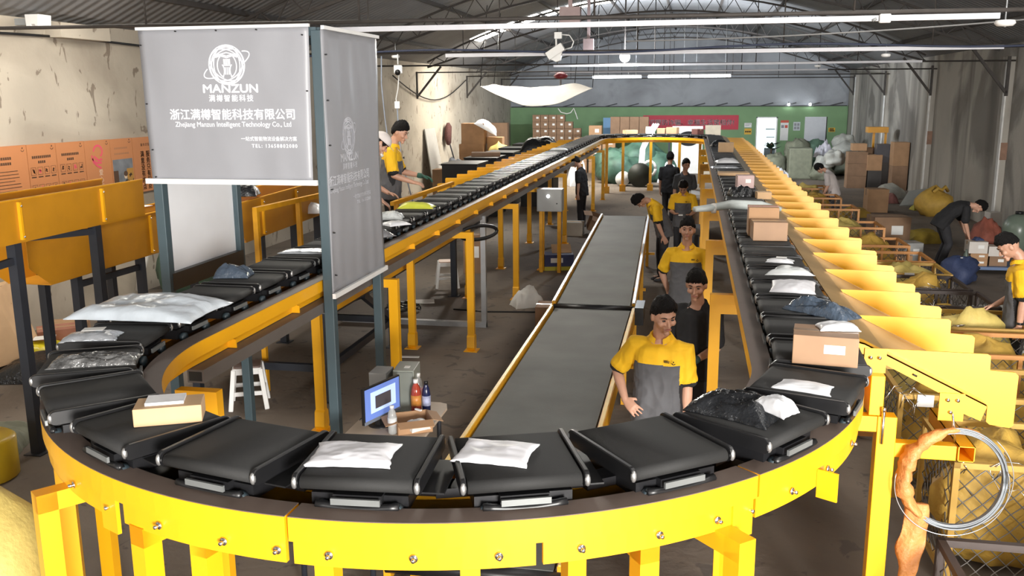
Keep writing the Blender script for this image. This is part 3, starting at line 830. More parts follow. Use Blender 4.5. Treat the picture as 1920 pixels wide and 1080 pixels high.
    for e in (-1, 1):
        q = MB(); q.ball(P(e*.030, .0825, .004), (.0125*s, .005*s, .0062*s), 0, 6, Rh); build('eye', q, EYEM, t, local=True)
        q = MB(); q.tube([P(e*.014, .0915, .024), P(e*.030, .0895, .030), P(e*.048, .074, .024)], [.0032*s, .004*s, .0025*s], 0, 6); build('eyebrow', q, HAIR, t, local=True)
    q = MB(); q.tube([P(-.024, .086, -.062), P(-.008, .0945, -.060), P(.008, .0945, -.060), P(.024, .086, -.062)], [.003*s, .0058*s, .0058*s, .003*s], 0, 7); build('lips', q, LIPS, t, local=True)
    # shirt
    if top:
        sb = MB(); w = wide
        sb.loft([ring(z, rx, ry, 24, tilt=max(0, z-.43)*.85) for z, rx, ry in ((-.165, .192, .142), (-.10, .192, .142), (.02, .186, .138), (.15, .176*w, .128), (.28, .186*w, .130), (.36, .188*w, .122), (.41, .172*w, .108), (.445, .130*w, .090), (.472, .096, .080), (.492, .078, .072), (.503, .075, .071))])
        for nm in ('R', 'L'):
            sh, el = A[nm][:2]; e2 = sh.lerp(el, .80)
            inn = sh + (spine(.36*s)[0]-sh)*.42
            chain(sb, [inn, sh, e2], [.074*s, .070*s, .074*s], 14)
        pc, Rc = spine(.32*s); Ri = Rc.transposed()
        def wr_(co, no):
            q = Ri @ (co-pc); f = nz((q.x*2.2, q.y*2, q.z*.7+q.x*.8), 5.0/s, seed) * .011 + (.2-abs(nz((q.x*1.5+q.z, q.y*2, q.z*1.2-q.x), 7/s, seed+7)))*.014*max(.25, 1-max(0, q.z/s+.1)*4) + nz(q, 16/s, seed+4)*.003
            return co + no*f*s
        sm = remeshed(sb, max(.008, voxel), 4, wr_)
        mats = {'polo': [SHY, SHG, SHK], 'black': [SHK]*3, 'white': [M('white_shirt_cloth', (.52, .47, .46), .85, var=.06)]*3, 'grey': [M('charcoal_tee', (.05, .052, .056), .85)]*3, 'sweater': [SHK]*3}[top]
        o = link_mesh('shirt', sm, mats, t)
        if top == 'polo':
            for f in sm.polygons:
                c = Vector(f.center); q = Ri @ (c-pc); mi = 1
                zz = q.z/s+.32
                if zz > yoke-.10*(q.x/s)*0: mi = 0
                for nm in ('R', 'L'):
                    sh, el = A[nm][:2]; ax = (el-sh); u = (c-sh).dot(ax)/ax.length_squared; dist = (c-sh-ax*max(0, u)).length
                    if u > .02 and dist < .098*s and abs(q.x) > .155*s: mi = 0 if u < .86 else 2
                    if u > .12 and dist < .098*s and abs(q.x) > .12*s and (c-sh).dot(Rc @ V(1 if nm == 'R' else -1, 0, 0)) > -.01*s: mi = 0 if u < .86 else 2
                f.material_index = mi
            # collar
            cb = MB(); pnk, Rk = spine(.492*s)
            for e in (-1, 1):
                rr = []
                for k in range(9):
                    a = pi/2+e*radians(20+150*k/8)
                    for_ = [(.069, .022), (.084, -.012), (.089, -.012), (.074, .026)]
                    rr.append([pnk + Rk @ (V(r_*cos(a), r_*sin(a)*1.02+.006, z_-(.022 if k == 0 else .012 if k == 1 else 0))*s) for r_, z_ in for_])
                cb.loft(rr, 0, False)
            build('collar', cb, SHY, t, local=True)
            if logo:
                lg = MB(); pf, Rf = spine(.355*s); 
                yy = .128
                o1 = pf + Rf @ (V(-.085, yy+.008, -.005)*s); ex = Rf @ V(-1, .15, 0); ez = Rf @ V(0, 0, 1)
                arc = [o1 + ex*.030*s + (ex*cos(a)+ez*sin(a))*.013*s for a in [radians(200+140*k/6) for k in range(7)]]
                lg.tube(arc, .0032*s, 0, 6); lg.ball(o1+ex*.030*s+ez*.006*s, .005*s, 0, 5)
                for k in range(4): lg.beam(o1-ex*(.003+.010*k)*s-ez*.009*s, o1-ex*(.003+.010*k)*s+ez*.009*s, .005*s, .006*s, up=Rf @ V(0, 1, 0))
                build('chest_logo', lg, SHK, t, local=True)
    # trousers
    tb = MB()
    tb.loft([ring(z, rx, ry, 18) for z, rx, ry in ((-.12, .165, .125), (-.03, .172, .128), (.05, .165, .118), (.09, .155, .11))])
    for nm in ('R', 'L'):
        hip, kn, an = Lg[nm]; chain(tb, [hip, kn, an + V(0, 0, .03*s)], [.098*s, .074*s, .062*s], 14, 4)
    link_mesh('trousers', remeshed(tb, max(.009, voxel), 4, lambda co, no: co + no*.006*s*nz((co.x*2, co.y*2, co.z), 9, seed)), bottom, t)
    for nm in ('R', 'L'):
        an = Lg[nm][2]; q = MB(); rr = []
        for y, hw, z1 in ((-.075, .025, .045), (-.06, .036, .085), (-.01, .038, .085), (.06, .044, .065), (.13, .042, .048), (.165, .026, .032)):
            c = an + V(0, 0, -.085*s); rr.append([c + V(hw*cos(a)*s, y*s, max(0, (z1*.5+z1*.55*sin(a)))*s) for a in [2*pi*k/10 for k in range(10)]])
        q.loft(rr); build('shoe', q, SHOE, t, local=True)
    if gloves:
        for nm in gloves:
            q = MB(); sh, el, wr, hd, pl, cu = A[nm]; add_hand(q, wr, hd, pl, 1 if nm == 'R' else -1, cu, s*1.08, fat=1.25)
            chain(q, [wr.lerp(el, .12), wr], [.036*s, .034*s]); link_mesh('glove', remeshed(q, .007, 2), gloves[nm], t)
    return t, dict(A=A, L=Lg, M4=M4, s=s, spine=spine, head=P, Rh=Rh)
# ---- the crew
U = 1.163   # one metre in layout units
GL = M('green_dotted_glove', (.03, .10, .07), .8, var=.2); GLK = M('dark_green_glove', (.012, .03, .022), .8, var=.2)
person('person in yellow and grey polo, hand on hip, looking aside by the grey belt', (-.22, 7.55, 0), radians(176), 1.74*U, lean=.06, twist=-.05, side=-.03, head=(.55, .22, .06), seed=1, voxel=.0065,
       arms={'R': (V(.60, -.22, -1), V(-.38, .62, -.60), V(-.75, .55, -.40), V(-.3, -.6, -.5), .45), 'L': (V(-.12, -.03, -1), V(-.02, .10, -1), V(0, .05, -1), V(1, .1, 0), .55)}, bottom=TRG, hair_kw=dict(front=.68, side=.12, back=-.42))
person('person in black tee and dark green glove beside the yellow post', (.10, 9.0, 0), radians(150), 1.70*U, head=(.35, .25, 0), seed=2, top='black', voxel=.0075,
       arms={'R': (V(.12, .0, -1), V(.05, .55, -.8), V(0, .8, -.5), V(-1, 0, 0), .6), 'L': (V(-.14, .12, -1), V(.35, .85, -.32), V(.4, .9, -.1), V(.5, -.2, -.8), .8)}, gloves={'L': GLK, 'R': GLK})
person('person in yellow and grey polo standing arms behind, beside the grey belt middle', (-.03, 12.3, 0), radians(182), 1.74*U, lean=-.04, head=(-.05, -.02, 0), seed=3, voxel=.008,
       arms={'R': (V(.42, -.42, -1), V(-.35, -.25, -1), V(-.5, .1, -.9), V(0, -1, 0), .8), 'L': (V(-.22, -.12, -1), V(.42, .40, -1), V(.1, .3, -1), V(1, .2, 0), .5)}, bottom=TRG, hair_kw=dict(front=.5))
person('person in yellow and grey polo bending over the far end of the grey belt', (-.52, 18.3, 0), radians(108), 1.72*U, lean=.42, curve=.35, head=(0, .55, 0), seed=4, voxel=.009,
       arms={'R': (V(.1, .55, -1), V(0, .25, -1), V(0, .2, -1), V(-1, 0, 0), .4), 'L': (V(-.1, .75, -1), V(0, .35, -1), V(0, .3, -1), V(1, 0, 0), .4)}, hair_kw=dict(front=.45, side=-.1))
person('person in yellow and grey polo looking down at a white phone', (-.16, 20.0, 0), radians(178), 1.66*U, lean=.05, curve=.12, head=(0, .65, 0), seed=5, voxel=.009,
       arms={'R': (V(.2, .05, -1), V(-.35, 1, .05), V(-.4, 1, .1), V(-.2, .2, 1), .5), 'L': (V(-.2, .05, -1), V(.3, 1, .0), V(.4, 1, .05), V(.2, .2, 1), .5)})
person('person in charcoal tee standing behind the phone user', (-.17, 24.3, 0), radians(190), 1.72*U, head=(.2, .1, 0), seed=6, top='grey', voxel=.010)
person('person in black seen from behind, at the far end inside the loop', (-.62, 26.6, 0), radians(-10), 1.74*U, head=(0, .1, 0), seed=7, top='black', voxel=.010)
person('person in black clothes standing behind the grey control cabinet', (-3.0, 25.6, 0), radians(75), 1.72*U, lean=.15, head=(0, .4, 0), seed=8, top='black', voxel=.010)
# induction crew on the raised platform
pl = 1.12
t, rig = person('person in white cap and mask, yellow polo, at the induction tables', (-4.62, 12.5, pl), radians(-72), 1.80*U, lean=.18, curve=.1, head=(.1, .45, 0), seed=9, hair_kw=dict(thick=.0, spike=.02, front=.25, side=-.15, back=-.5), voxel=.008,
       arms={'R': (V(.2, .25, -1), V(-.25, 1, -.6), V(-.3, 1, -.4), V(-.3, 0, -1), .5), 'L': (V(-.25, .35, -1), V(.2, 1, -.25), V(.3, 1, 0), V(.3, 0, -1), .5)})
# cap, mask
P_, s_ = rig['head'], rig['s']
CAPW = M('white_cap_cloth', (.70, .64, .62), .8, var=.03)
q = MB(); rings = []
for i in range(9):
    th = pi/2*i/8; r_ = max(.02, cos(th)); z = .035+.098*sin(th)
    rings.append([P_(.092*r_*cos(a), -.004+.112*r_*sin(a), z) for a in [2*pi*k/24 for k in range(24)]])
q.loft(rings); o = build('cap', q, CAPW, t, local=True)
q = MB(); up_ = [P_(x, .085+.085*(1-(x/.085)**2), .048-.020*(1-(x/.085)**2)) for x in [-.085+.17*k/10 for k in range(11)]]; bk = [P_(x, .06, .052) for x in [-.085+.17*k/10 for k in range(11)]]
dn = Vector((0, 0, -.006)); n = 11; q.add(up_+bk+[v+dn for v in up_]+[v+dn for v in bk], [(i, i+1, n+i+1, n+i) for i in range(10)]+[(2*n+i, 3*n+i, 3*n+i+1, 2*n+i+1) for i in range(10)]+[(i, 2*n+i, 2*n+i+1, i+1) for i in range(10)]); build('peak', q, CAPW, o, local=True)
q = MB(); q.tube([P_(-.05, .075, -.085), P_(-.02, .098, -.092), P_(.02, .098, -.092), P_(.05, .075, -.085)], [.014, .024, .024, .014], 0, 8); o = build('face_mask', q, PAPER, t, local=True)
for e in (-1, 1):
    q = MB(); q.tube([P_(e*.05, .075, -.08), P_(e*.078, .03, -.04), P_(e*.085, .0, .0)], .003, 0, 5); build('ear_loop', q, PAPER, o, local=True)
person('person in yellow polo and green glove reaching to the first wall-side chute', (-4.62, 13.75, pl), radians(-78), 1.86*U, lean=.12, head=(-.25, .3, 0), seed=10, voxel=.008,
       arms={'R': (V(.25, .25, -1), V(-.15, 1, -.25), V(-.1, 1, -.1), V(-.3, 0, -1), .5), 'L': (V(-.15, .5, -1), V(.1, 1, -.1), V(.1, 1, -.1), V(.3, 0, -1), .5)}, gloves={'L': GL})
# the sack side
t, rig = person('person in yellow and grey polo with black watch beside the mesh cages', (3.85, 11.5, 0), radians(75), 1.78*U, lean=.05, curve=.06, head=(.15, .55, 0), seed=12, voxel=.0075, bottom=TRK,
       arms={'L': (V(-.16, -.02, -1), V(-.02, .16, -1), V(0, .1, -1), V(1, .1, 0), .5), 'R': (V(.2, .05, -1), V(-.1, 1, -.55), V(.0, 1, -.3), V(-.3, 0, -1), .6)}, hair_kw=dict(front=.60, side=.34, back=-.10, thick=.12))
A_ = rig['A']['L']; ax = (A_[2]-A_[1]).normalized(); c_ = A_[2]-ax*.035; q = MB(); q.tube([c_-ax*.014, c_+ax*.014], [.037, .037], 0, 14); build('wrist_watch', q, BLKP, t, local=True)
person('person in black bending over the table of white boxes', (5.22, 20.55, 0), radians(-88), 1.72*U, lean=1.0, curve=.35, head=(0, .1, 0), seed=13, top='black', voxel=.009, drop=.05,
       arms={'R': (V(.15, 1, -.25), V(-.05, 1, .1), V(0, 1, .1), V(-.3, .1, -1), .3), 'L': (V(-.15, 1, -.1), V(.05, 1, .2), V(0, 1, .2), V(.3, .1, -1), .3)})
person('person in white shirt with a red collar stripe bending over a cage', (3.9, 26.8, 0), radians(70), 1.64*U, lean=.35, curve=.3, head=(0, .4, 0), seed=14, top='white', voxel=.010, hair_kw=dict(front=.4, side=-.3, back=-.8),
       arms={'R': (V(.1, .5, -1), V(0, 1, -.8), V(0, 1, -.6), V(-.3, 0, -1), .4), 'L': (V(-.1, .5, -1), V(0, 1, -.6), V(0, 1, -.5), V(.3, 0, -1), .4)})

mb = MB(); mb.box((-.20, 19.52, 1.17), (.09, .16, .014)); tag(build('mobile_phone', mb, WHT), 'white phone in the hands of the person looking down', 'phone')
# ================================================================== scanner gantry with the printed banners
BANM = M('grey_banner_vinyl', (.285, .29, .315), .42, var=.03, scale=2, bump=.04, bscale=8)
SLATE = M('blue_slate_post_paint', (.055, .085, .100), .45, var=.05)
PRINT = M('white_print', (.80, .81, .86), .5, var=0)
PANELW = M('white_back_panel', (.82, .83, .86), .5, var=.04, scale=2)
gan = thing('scanner_gantry', 'grey bannered gantry on slate posts straddling the left conveyor run', 'scanner gantry', (-3.95, 8.2, 0))
for x, y in ((-3.14, 7.56), (-3.14, 8.84), (-4.72, 7.56), (-4.72, 8.94)):
    mb = MB(); mb.bb(x-.045, x+.045, y-.045, y+.045, 0.012, 4.2); mb.bb(x-.1, x+.1, y-.1, y+.1, 0, .012)
    build('post', mb, SLATE, gan, bevel=.006)
for a, b in (((-3.14, 7.56, 4.19), (-4.72, 7.56, 4.19)), ((-3.14, 8.84, 4.19), (-4.72, 8.94, 4.19)), ((-3.14, 7.56, 4.19), (-3.14, 8.84, 4.19)), ((-4.72, 7.56, 4.19), (-4.72, 8.94, 4.19))):
    mb = MB(); mb.beam(a, b, .07, .07); build('top_rail', mb, SLATE, gan)
mb = MB(); mb.bb(-4.77, -4.67, 7.56, 8.94, 1.90, 2.06); build('lower_rail', mb, M('dark_bronze_rail', (.03, .028, .027), .4), gan)
mb = MB(); mb.bb(-4.745, -4.73, 7.6, 8.9, 2.02, 4.16); build('white_panel', mb, PANELW, gan)
CONF = {}
def cloth(name, o, ex, ez, w_, h_, nrm, taper=0.0, seed=0):
    """a hanging printed sheet, slightly rippled, with both faces"""
    o = Vector(o); ex = Vector(ex); ez = Vector(ez); nrm = Vector(nrm); nu, nv = 26, 30; F = []; B = []
    for i in range(nu+1):
        for j in range(nv+1):
            u, v = i/nu, j/nv
            e = min(u, 1-u, .5)*2; rp = .020*nz((u*3.2, v*1.1, seed), 1.5, seed)*(1-.5*e) + .008*nz((u*9+v*2, v*2.2, seed), 1.3, seed+2)
            sag = -taper*(v)*(.5-abs(u-.5))*0
            p = o + ex*(u*w_ + taper*(1-v)*(.5-u)) + ez*(v*h_+sag) + nrm*rp
            F.append(p); B.append(p-nrm*.004)
    m_ = nv+1; n_ = len(F); fs = []
    for i in range(nu):
        for j in range(nv):
            a = i*m_+j; fs.append((a, a+m_, a+m_+1, a+1)); fs.append((n_+a, n_+a+1, n_+a+m_+1, n_+a+m_))
    ed = [i*m_ for i in range(nu)] + [nu*m_+j for j in range(nv)] + [i*m_+nv for i in range(nu, 0, -1)] + [j for j in range(nv, 0, -1)]
    for k in range(len(ed)): fs.append((ed[k], ed[(k+1) % len(ed)], n_+ed[(k+1) % len(ed)], n_+ed[k]))
    mb = MB(); mb.add(F+B, fs, 0, True); q = build(name, mb, BANM, gan)
    def conform(ob):
        bo = origin_of(gan)
        for v in ob.data.vertices:
            p = v.co+bo; u = (p-o).dot(ex)/w_; vv = (p-o).dot(ez)/h_; e = min(u, 1-u, .5)*2
            v.co += nrm*(.020*nz((u*3.2, vv*1.1, seed), 1.5, seed)*(1-.5*e) + .008*nz((u*9+vv*2, vv*2.2, seed), 1.3, seed+2) - (p-o).dot(nrm) + .0035 + (.001 if (p-o).dot(nrm) > .0285 else 0))
    CONF[name] = conform; return q
bf = cloth('front_banner', (-4.77, 7.49, 2.93), (1,0,0), (0,0,1), 1.58, 1.30, (0,-1,0), .05, 1)
bs = cloth('side_banner', (-3.085, 7.50, 1.93), (0,1,0), (0,0,1), 1.39, 2.28, (1,0,0), 0, 5)
mb = MB(); mb.bb(-4.80, -3.17, 7.46, 7.49, 2.90, 2.945); build('white_batten', mb, WHT, bf)
mb = MB(); mb.bb(-4.78, -3.18, 7.47, 7.50, 4.225, 4.25); build('white_batten', mb, WHT, bf)
mb = MB(); mb.beam((-3.07, 7.48, 1.92), (-3.07, 8.92, 1.92), .03, .045); build('white_batten', mb, WHT, bs)
mb = MB(); mb.beam((-3.07, 7.50, 4.22), (-3.07, 8.90, 4.22), .03, .03); build('white_batten', mb, WHT, bs)
for k in range(9):
    p = [(-4.74, 4.1), (-4.73, 3.6), (-4.71, 3.2), (-4.70, 2.96), (-4.40, 4.21), (-4.02, 4.21), (-3.65, 4.21), (-3.24, 4.16), (-3.22, 3.7)][k]
    mb = MB(); mb.cyl((p[0], 7.48, p[1]), (p[0], 7.462, p[1]), .006, 0, 8); build('eyelet', mb, BLKP, bf)
for k in range(6):
    z = 2.1+.38*k; mb = MB(); mb.cyl((-3.075, 7.54, z), (-3.055, 7.54, z), .006, 0, 8); build('eyelet', mb, BLKP, bs)

def ribbons(segs, wd):
    """flat printed strokes in 2D, each a thin strip"""
    mb = MB()
    for pts in segs:
        P = [Vector((a, b, 0)) for a, b in pts]; L = []; R = []
        for i, p in enumerate(P):
            t = (P[min(i+1, len(P)-1)]-P[max(i-1, 0)]).normalized(); n_ = Vector((-t.y, t.x, 0))*wd/2; L.append(p+n_); R.append(p-n_)
        n = len(P); vs = L+R+[q+Vector((0,0,.0012)) for q in L+R]
        fs = []
        for i in range(n-1): fs.append((2*n+i, 3*n+i, 3*n+i+1, 2*n+i+1)); fs.append((i, i+1, n+i+1, n+i))
        mb.add(vs, fs)
    return mb
def globe_logo():
    S = []
    E = lambda rx, ry, rot, a0=0, a1=360, cx=0, cy=0: [(cx + rx*cos(radians(a))*cos(rot)-ry*sin(radians(a))*sin(rot), cy + rx*cos(radians(a))*sin(rot)+ry*sin(radians(a))*cos(rot)) for a in [a0+(a1-a0)*i/36 for i in range(37)]]
    S.append(E(1, 1, 0))
    for rot in (0, 60, 120): S.append(E(.98, .74, radians(rot+30)))
    S.append(E(.86, .90, 0))
    ring = E(1.42, .40, radians(24))
    S.append([p for p in E(1.42, .40, radians(24), 178, 232)]); S.append(E(1.42, .40, radians(24), -52, 40)); S.append(E(1.42, .40, radians(24), 140, 180))
    S.append([(-.62, .38), (-.35, .46), (0, .36), (.35, .46), (.62, .38)]); S.append([(-.6, .48), (0, .62), (.6, .48)]); S.append([(-.6, .44), (-.3, .52), (0, .44), (.3, .52), (.6, .44)])
    S.append(E(.52, .62, 0, 130, 250, -.02, -.05)); S.append(E(.52, .62, 0, -70, 50, .02, -.05))
    for x in (-.16, -.08, 0, .08, .16): S.append([(x, .30), (x, -.06)])
    for x in (-.10, .0, .10): S.append([(x, -.12), (x, -.50)])
    S.append(E(.22, .36, 0, -60, 60, -.38, -.30)); S.append(E(.22, .36, 0, 120, 240, .38, -.30))
    return S
def print_banner(par, fr, P, k, conf):
    """fr(a, z): frame at the banner point; P: positions; k: horizontal squeeze"""
    mb = ribbons([[(x*.165*k, y*.165) for x, y in s] for s in globe_logo()], .0095); mb.xf(fr(*P['logo'])); build('emblem', mb, PRINT, par)
    lettering('MANZUN', .098, fr(*P['man']), PRINT, 'lettering', par, sx=1.22*k, off=.0035)
    lettering('满樽智能科技', .062, fr(*P['man2']), PRINT, 'lettering', par, sx=.98*k, off=.0014, space=1.32)
    lettering('浙江满樽智能科技有限公司', .098, fr(*P['cn']), PRINT, 'lettering', par, sx=1.0*k, off=.0024, space=1.02)
    lettering('Zhejiang Manzun Intelligent Technology Co., Ltd', .060, fr(*P['en']), PRINT, 'lettering', par, sx=.93*k, off=.0010)
    lettering('一站式智能物流设备解决方案', .042, fr(*P['s1']), PRINT, 'lettering', par, align='RIGHT', sx=.96*k, off=.0006)
    lettering('TEL: 13658802080', .043, fr(*P['s2']), PRINT, 'lettering', par, align='RIGHT', sx=1.0*k, space=1.32, off=.0012)
    for ch in par.children:
        if ch.name.startswith(('lettering', 'emblem')): conf(ch)
print_banner(bf, lambda x, z: frame4((x, 7.462, z), (1,0,0), (0,0,1)), {'logo': (-3.95, 3.925), 'man': (-3.93, 3.722), 'man2': (-3.93, 3.640), 'cn': (-3.93, 3.50), 'en': (-3.93, 3.42), 's1': (-3.34, 3.295), 's2': (-3.34, 3.235)}, 1.0, CONF['front_banner'])
print_banner(bs, lambda y, z: frame4((-3.058, y, z), (0,1,0), (0,0,1)), {'logo': (8.02, 3.30), 'man': (8.02, 3.11), 'man2': (8.02, 3.03), 'cn': (8.02, 2.92), 'en': (8.02, 2.845), 's1': (8.55, 2.735), 's2': (8.55, 2.68)}, .88, CONF['side_banner'])

# ================================================================== wall posters
POST = M('orange_poster_board', (.60, .245, .095), .6, var=.04, scale=1.5)
PTXT = M('dark_poster_print', (.10, .05, .025), .6, var=0)
PLIGHT = M('pale_poster_print', (.80, .62, .46), .6, var=0)
PPINK = M('pink_poster_print', (.78, .10, .16), .6, var=0)
ys = [11.55, 12.82, 13.5, 14.23, 14.95, 15.63, 16.45]; PXX = XL+.05
plab = ['orange wall poster closest to the camera, full of small print', 'orange wall poster with eight small pictogram boxes', 'orange wall poster with pictograms above a text block',
        'orange wall poster with a pink ribbon heart', 'orange wall poster with a photo of a person at a counter', 'orange wall poster with two columns of large vertical characters']
for i in range(6):
    y0, y1 = ys[i], ys[i+1]-.012; yc = (y0+y1)/2
    t = thing('wall_poster', plab[i], 'poster', (XL, yc, 1.9), 0, 'orange wall posters')
    mb = MB(); mb.bb(XL+.002, PXX-.012, y0, y1, 1.9, 2.945-.004*i); build('board', mb, POST, t)
    fr = lambda y, z: frame4((PXX-.010, y, z), (0,1,0), (0,0,1))
    sm = MB(); yy = y1-.09 if i < 5 else y1-.12
    a_ = ribbons([[(.036*cos(radians(a)), .036*sin(radians(a))-.002) for a in range(200, 345, 12)], [(0, .004), (0, .030)], [(-.014, .012), (.014, .012)], [(-.010, .003), (.010, .022)]], .010); a_.xf(fr(yy, 2.885)); build('smile_mark', a_, PTXT, t)
    def bar(y, z, w_, h_, m, name='print_line'):
        q = MB(); q.bb(PXX-.0105, PXX-.009, y-w_/2, y+w_/2, z-h_/2, z+h_/2); return q
    if i < 3:
        hd = MB()
        for z, w_ in ((2.74, .48), (2.66, .22)) if i else ((2.76, .6), (2.68, .62)):
            n = int(w_/.045)
            for k in range(n):
                h = MB(); h.bb(PXX-.0105, PXX-.009, yc-w_/2+k*.045, yc-w_/2+k*.045+.034, z-.021, z+.021); hd.add(h.v, h.f)
        build('heading', hd, PTXT, t)
    if i == 0:
        q = MB()
        for k in range(13): h = bar(yc+.04*((k*7) % 3-1), 2.56-.05*k, .86-.16*((k*5) % 4)/3, .010, PTXT); q.add(h.v, h.f)
        build('small_print', q, PTXT, t)
    if i in (1, 2):
        for r in range(2):
            for c in range(4):
                cy = yc-.235+.157*c; cz = 2.52-.28*r
                fx = ribbons([[(-.055, -.06), (.055, -.06), (.055, .06), (-.055, .06), (-.055, -.06)]], .006); fx.xf(fr(cy, cz)); build('pictogram_box', fx, PTXT, t)
                rg_ = random.Random(i*10+r*4+c); fx = ribbons([[(rg_.uniform(-.03, .03), rg_.uniform(-.04, .04)) for _ in range(4)] for _ in range(2)], .018); fx.xf(fr(cy, cz)); build('pictogram', fx, PTXT if rg_.random() < .7 else PPINK, t)
                q = bar(cy, cz-.095, .11, .018, PTXT); build('caption', q, PTXT, t)
    if i == 2:
        q = MB()
        for k in range(5): h = bar(yc-.05, 2.02-.022*k, .4-.07*(k % 3), .008, PTXT); q.add(h.v, h.f)
        build('small_print', q, PTXT, t)
    if i == 3:
        fx = ribbons([[(.04*cos(a)*3+.02, .10*sin(a)+.18) for a in [radians(d) for d in range(-60, 200, 20)]], [(-.16, .12), (-.13, .0), (-.03, -.07), (.08, -.12)], [(-.15, .06), (-.05, -.02), (.10, -.02)], [(-.10, .10), (.02, .02), (.12, .04)]], .036); fx.xf(fr(yc-.02, 2.56)); build('ribbon_heart', fx, PPINK, t)
        [lettering(ch, .12, fr(yc+.04, 2.36-.125*k), PLIGHT if k < 3 else PPINK, 'lettering', t) for k, ch in enumerate('爱心行动')]
    if i == 4:
        q = MB()
        for z, w_ in ((2.76, .44), (2.66, .46)):
            for k in range(int(w_/.045)): h = MB(); h.bb(PXX-.0105, PXX-.009, yc-w_/2+k*.045, yc-w_/2+k*.045+.03, z-.017, z+.017); q.add(h.v, h.f)
        build('heading', q, M('faded_print', (.42, .20, .10), .6, var=0), t)
        ph = MB(); ph.bb(PXX-.0115, PXX-.010, yc-.30, yc+.30, 2.0, 2.56); pp = build('photo', ph, M('poster_photo_sky', (.22, .24, .27), .5, var=.35, scale=4), t)
        q = MB(); q.bb(PXX-.0105, PXX-.0085, yc-.30, yc-.16, 2.0, 2.36); build('dark_counter', q, PTXT, pp)
        q = ribbons([[(-.05, -.02), (.02, .03), (.08, -.03)]], .12); q.xf(fr(yc+.06, 2.10)); build('dark_jacket', q, M('poster_black', (.02, .02, .024), .6, var=0), pp)
        q = MB(); q.tube([(PXX-.0095, yc+.05+.045*cos(a), 2.25+.055*sin(a)) for a in [2*pi*k/12 for k in range(13)]], .03, 0, 4, flat=.02, up=(1,0,0)); q = MB(); q.prism([(yc+.05+.045*cos(a), 2.25+.055*sin(a)) for a in [2*pi*k/14 for k in range(14)]], PXX-.010, PXX-.0078, 0, 'x'); build('face', q, PLIGHT, pp)
        q = MB(); q.prism([(yc+.06+.06*cos(a), 2.29+.05*sin(a)) for a in [2*pi*k/14 for k in range(14)]], PXX-.010, PXX-.0074, 0, 'x'); build('hair', q, PTXT, pp)
        q = MB(); q.bb(PXX-.0105, PXX-.0088, yc+.10, yc+.30, 2.05, 2.38); build('orange_wall', q, M('poster_ochre', (.52, .27, .05), .6, var=0), pp)
        q = ribbons([[(.09*cos(radians(a)), .09*sin(radians(a))) for a in range(200, 345, 12)], [(0, .02), (0, .08)], [(-.05, .05), (.05, .05)], [(-.03, .01), (.03, .08)]], .022); q.xf(frame4((PXX-.0075, yc+.20, 2.21), (0,1,0), (0,0,1))); build('smile_mark', q, PTXT, pp)
    if i == 5:
        for k, ch in enumerate('服务宗旨'): lettering(ch, .060, fr(yc-.12+.075*k, 2.78), PTXT, 'lettering', t)
        for k, ch in enumerate('服务只有起点'): lettering(ch, .125, fr(yc+.06, 2.60-.122*k), PTXT, 'lettering', t, off=.002)
        for k, ch in enumerate('满意没有终点'): lettering(ch, .125, fr(yc-.12, 2.60-.122*k), PTXT, 'lettering', t, off=.002)

# ================================================================== induction chutes by the cream wall
def trough(name, label, y0, y1, xf, xb, zt0, zt1, dep, ribs, cut=.0):
    """a yellow sheet-metal trough along y with upright sides and stiffening ribs"""
    t = thing(name, label, 'induction chute', ((xf+xb)/2, (y0+y1)/2, 0))
    def wall(x, dx, nm):
        mb = MB(); a = [(y0, zt0), (y1, zt1), (y1, zt1-dep), (y0+cut, zt0-dep), (y0, zt0-dep*.55)] if cut else [(y0, zt0), (y1, zt1), (y1+.0, zt1-dep), (y0, zt0-dep)]
        mb.prism(a, x, x+dx, 0, 'x'); o = build(nm, mb, ORA, t); e = MB(); e.beam((x+dx/2, y0, zt0+.006), (x+dx/2, y1, zt1+.006), .035, .014); build('folded_edge', e, YELD, o)
        for yr in ribs:
            f = (yr-y0)/(y1-y0); z = zt0+(zt1-zt0)*f; r = MB(); sx = 1 if nm == 'side_panel' and x == xf else -1
            r.beam((x+.02*sx, yr, z-.02), (x+.02*sx, yr, z-dep+.02), .035, .03); build('rib', r, YEL, o)
            for zz in (.06, dep-.05):
                b_ = MB(); b_.ball((x+.045*sx, yr, z-zz), .012, 0, 5); build('bolt', b_, CHR, o)
        return o
    wall(xf, .006, 'side_panel'); wall(xb, .006, 'back_panel')
    mb = MB(); zc = .03
    vs = [(xf, y0+cut, zt0-dep), (xf, y1, zt1-dep), (xb, y1, zt1-dep), (xb, y0+cut, zt0-dep)]
    mb.add(vs+[(a, b, c-.01) for a, b, c in vs], [(0,1,2,3),(7,6,5,4),(0,4,5,1),(1,5,6,2),(2,6,7,3),(3,7,4,0)]); build('bed', mb, ORA, t)
    return t
def dleg(t, x, y, z, b=0):
    mb = MB(); mb.bb(x-.05, x+.05, y-.05, y+.05, b+.01, z); mb.bb(x-.1, x+.1, y-.1, y+.1, b, b+.01); build('leg', mb, DKB, t)
ta = trough('induction_chute', 'upper yellow sheet-metal chute on dark legs below the posters', 6.6, 10.18, -6.6, -7.15, 2.66, 2.67, .42, (8.02, 9.35))
for x, y in ((-6.66, 7.98), (-6.66, 9.27), (-7.1, 6.9)): dleg(ta, x, y, 2.25)
for a, b in (((-6.66, 6.6, 1.98), (-6.66, 8.0, 2.06)), ((-6.66, 9.25, 2.17), (-7.1, 8.3, 2.2))):
    mb = MB(); mb.beam(a, b, .05, .07); build('brace', mb, DKB, ta)
tb_ = trough('induction_chute', 'lower yellow folded chute behind the gantry post, near the cream wall', 9.3, 14.4, -7.6, -8.2, 2.02, 2.04, .58, (10.6, 11.8, 13.0), .35)
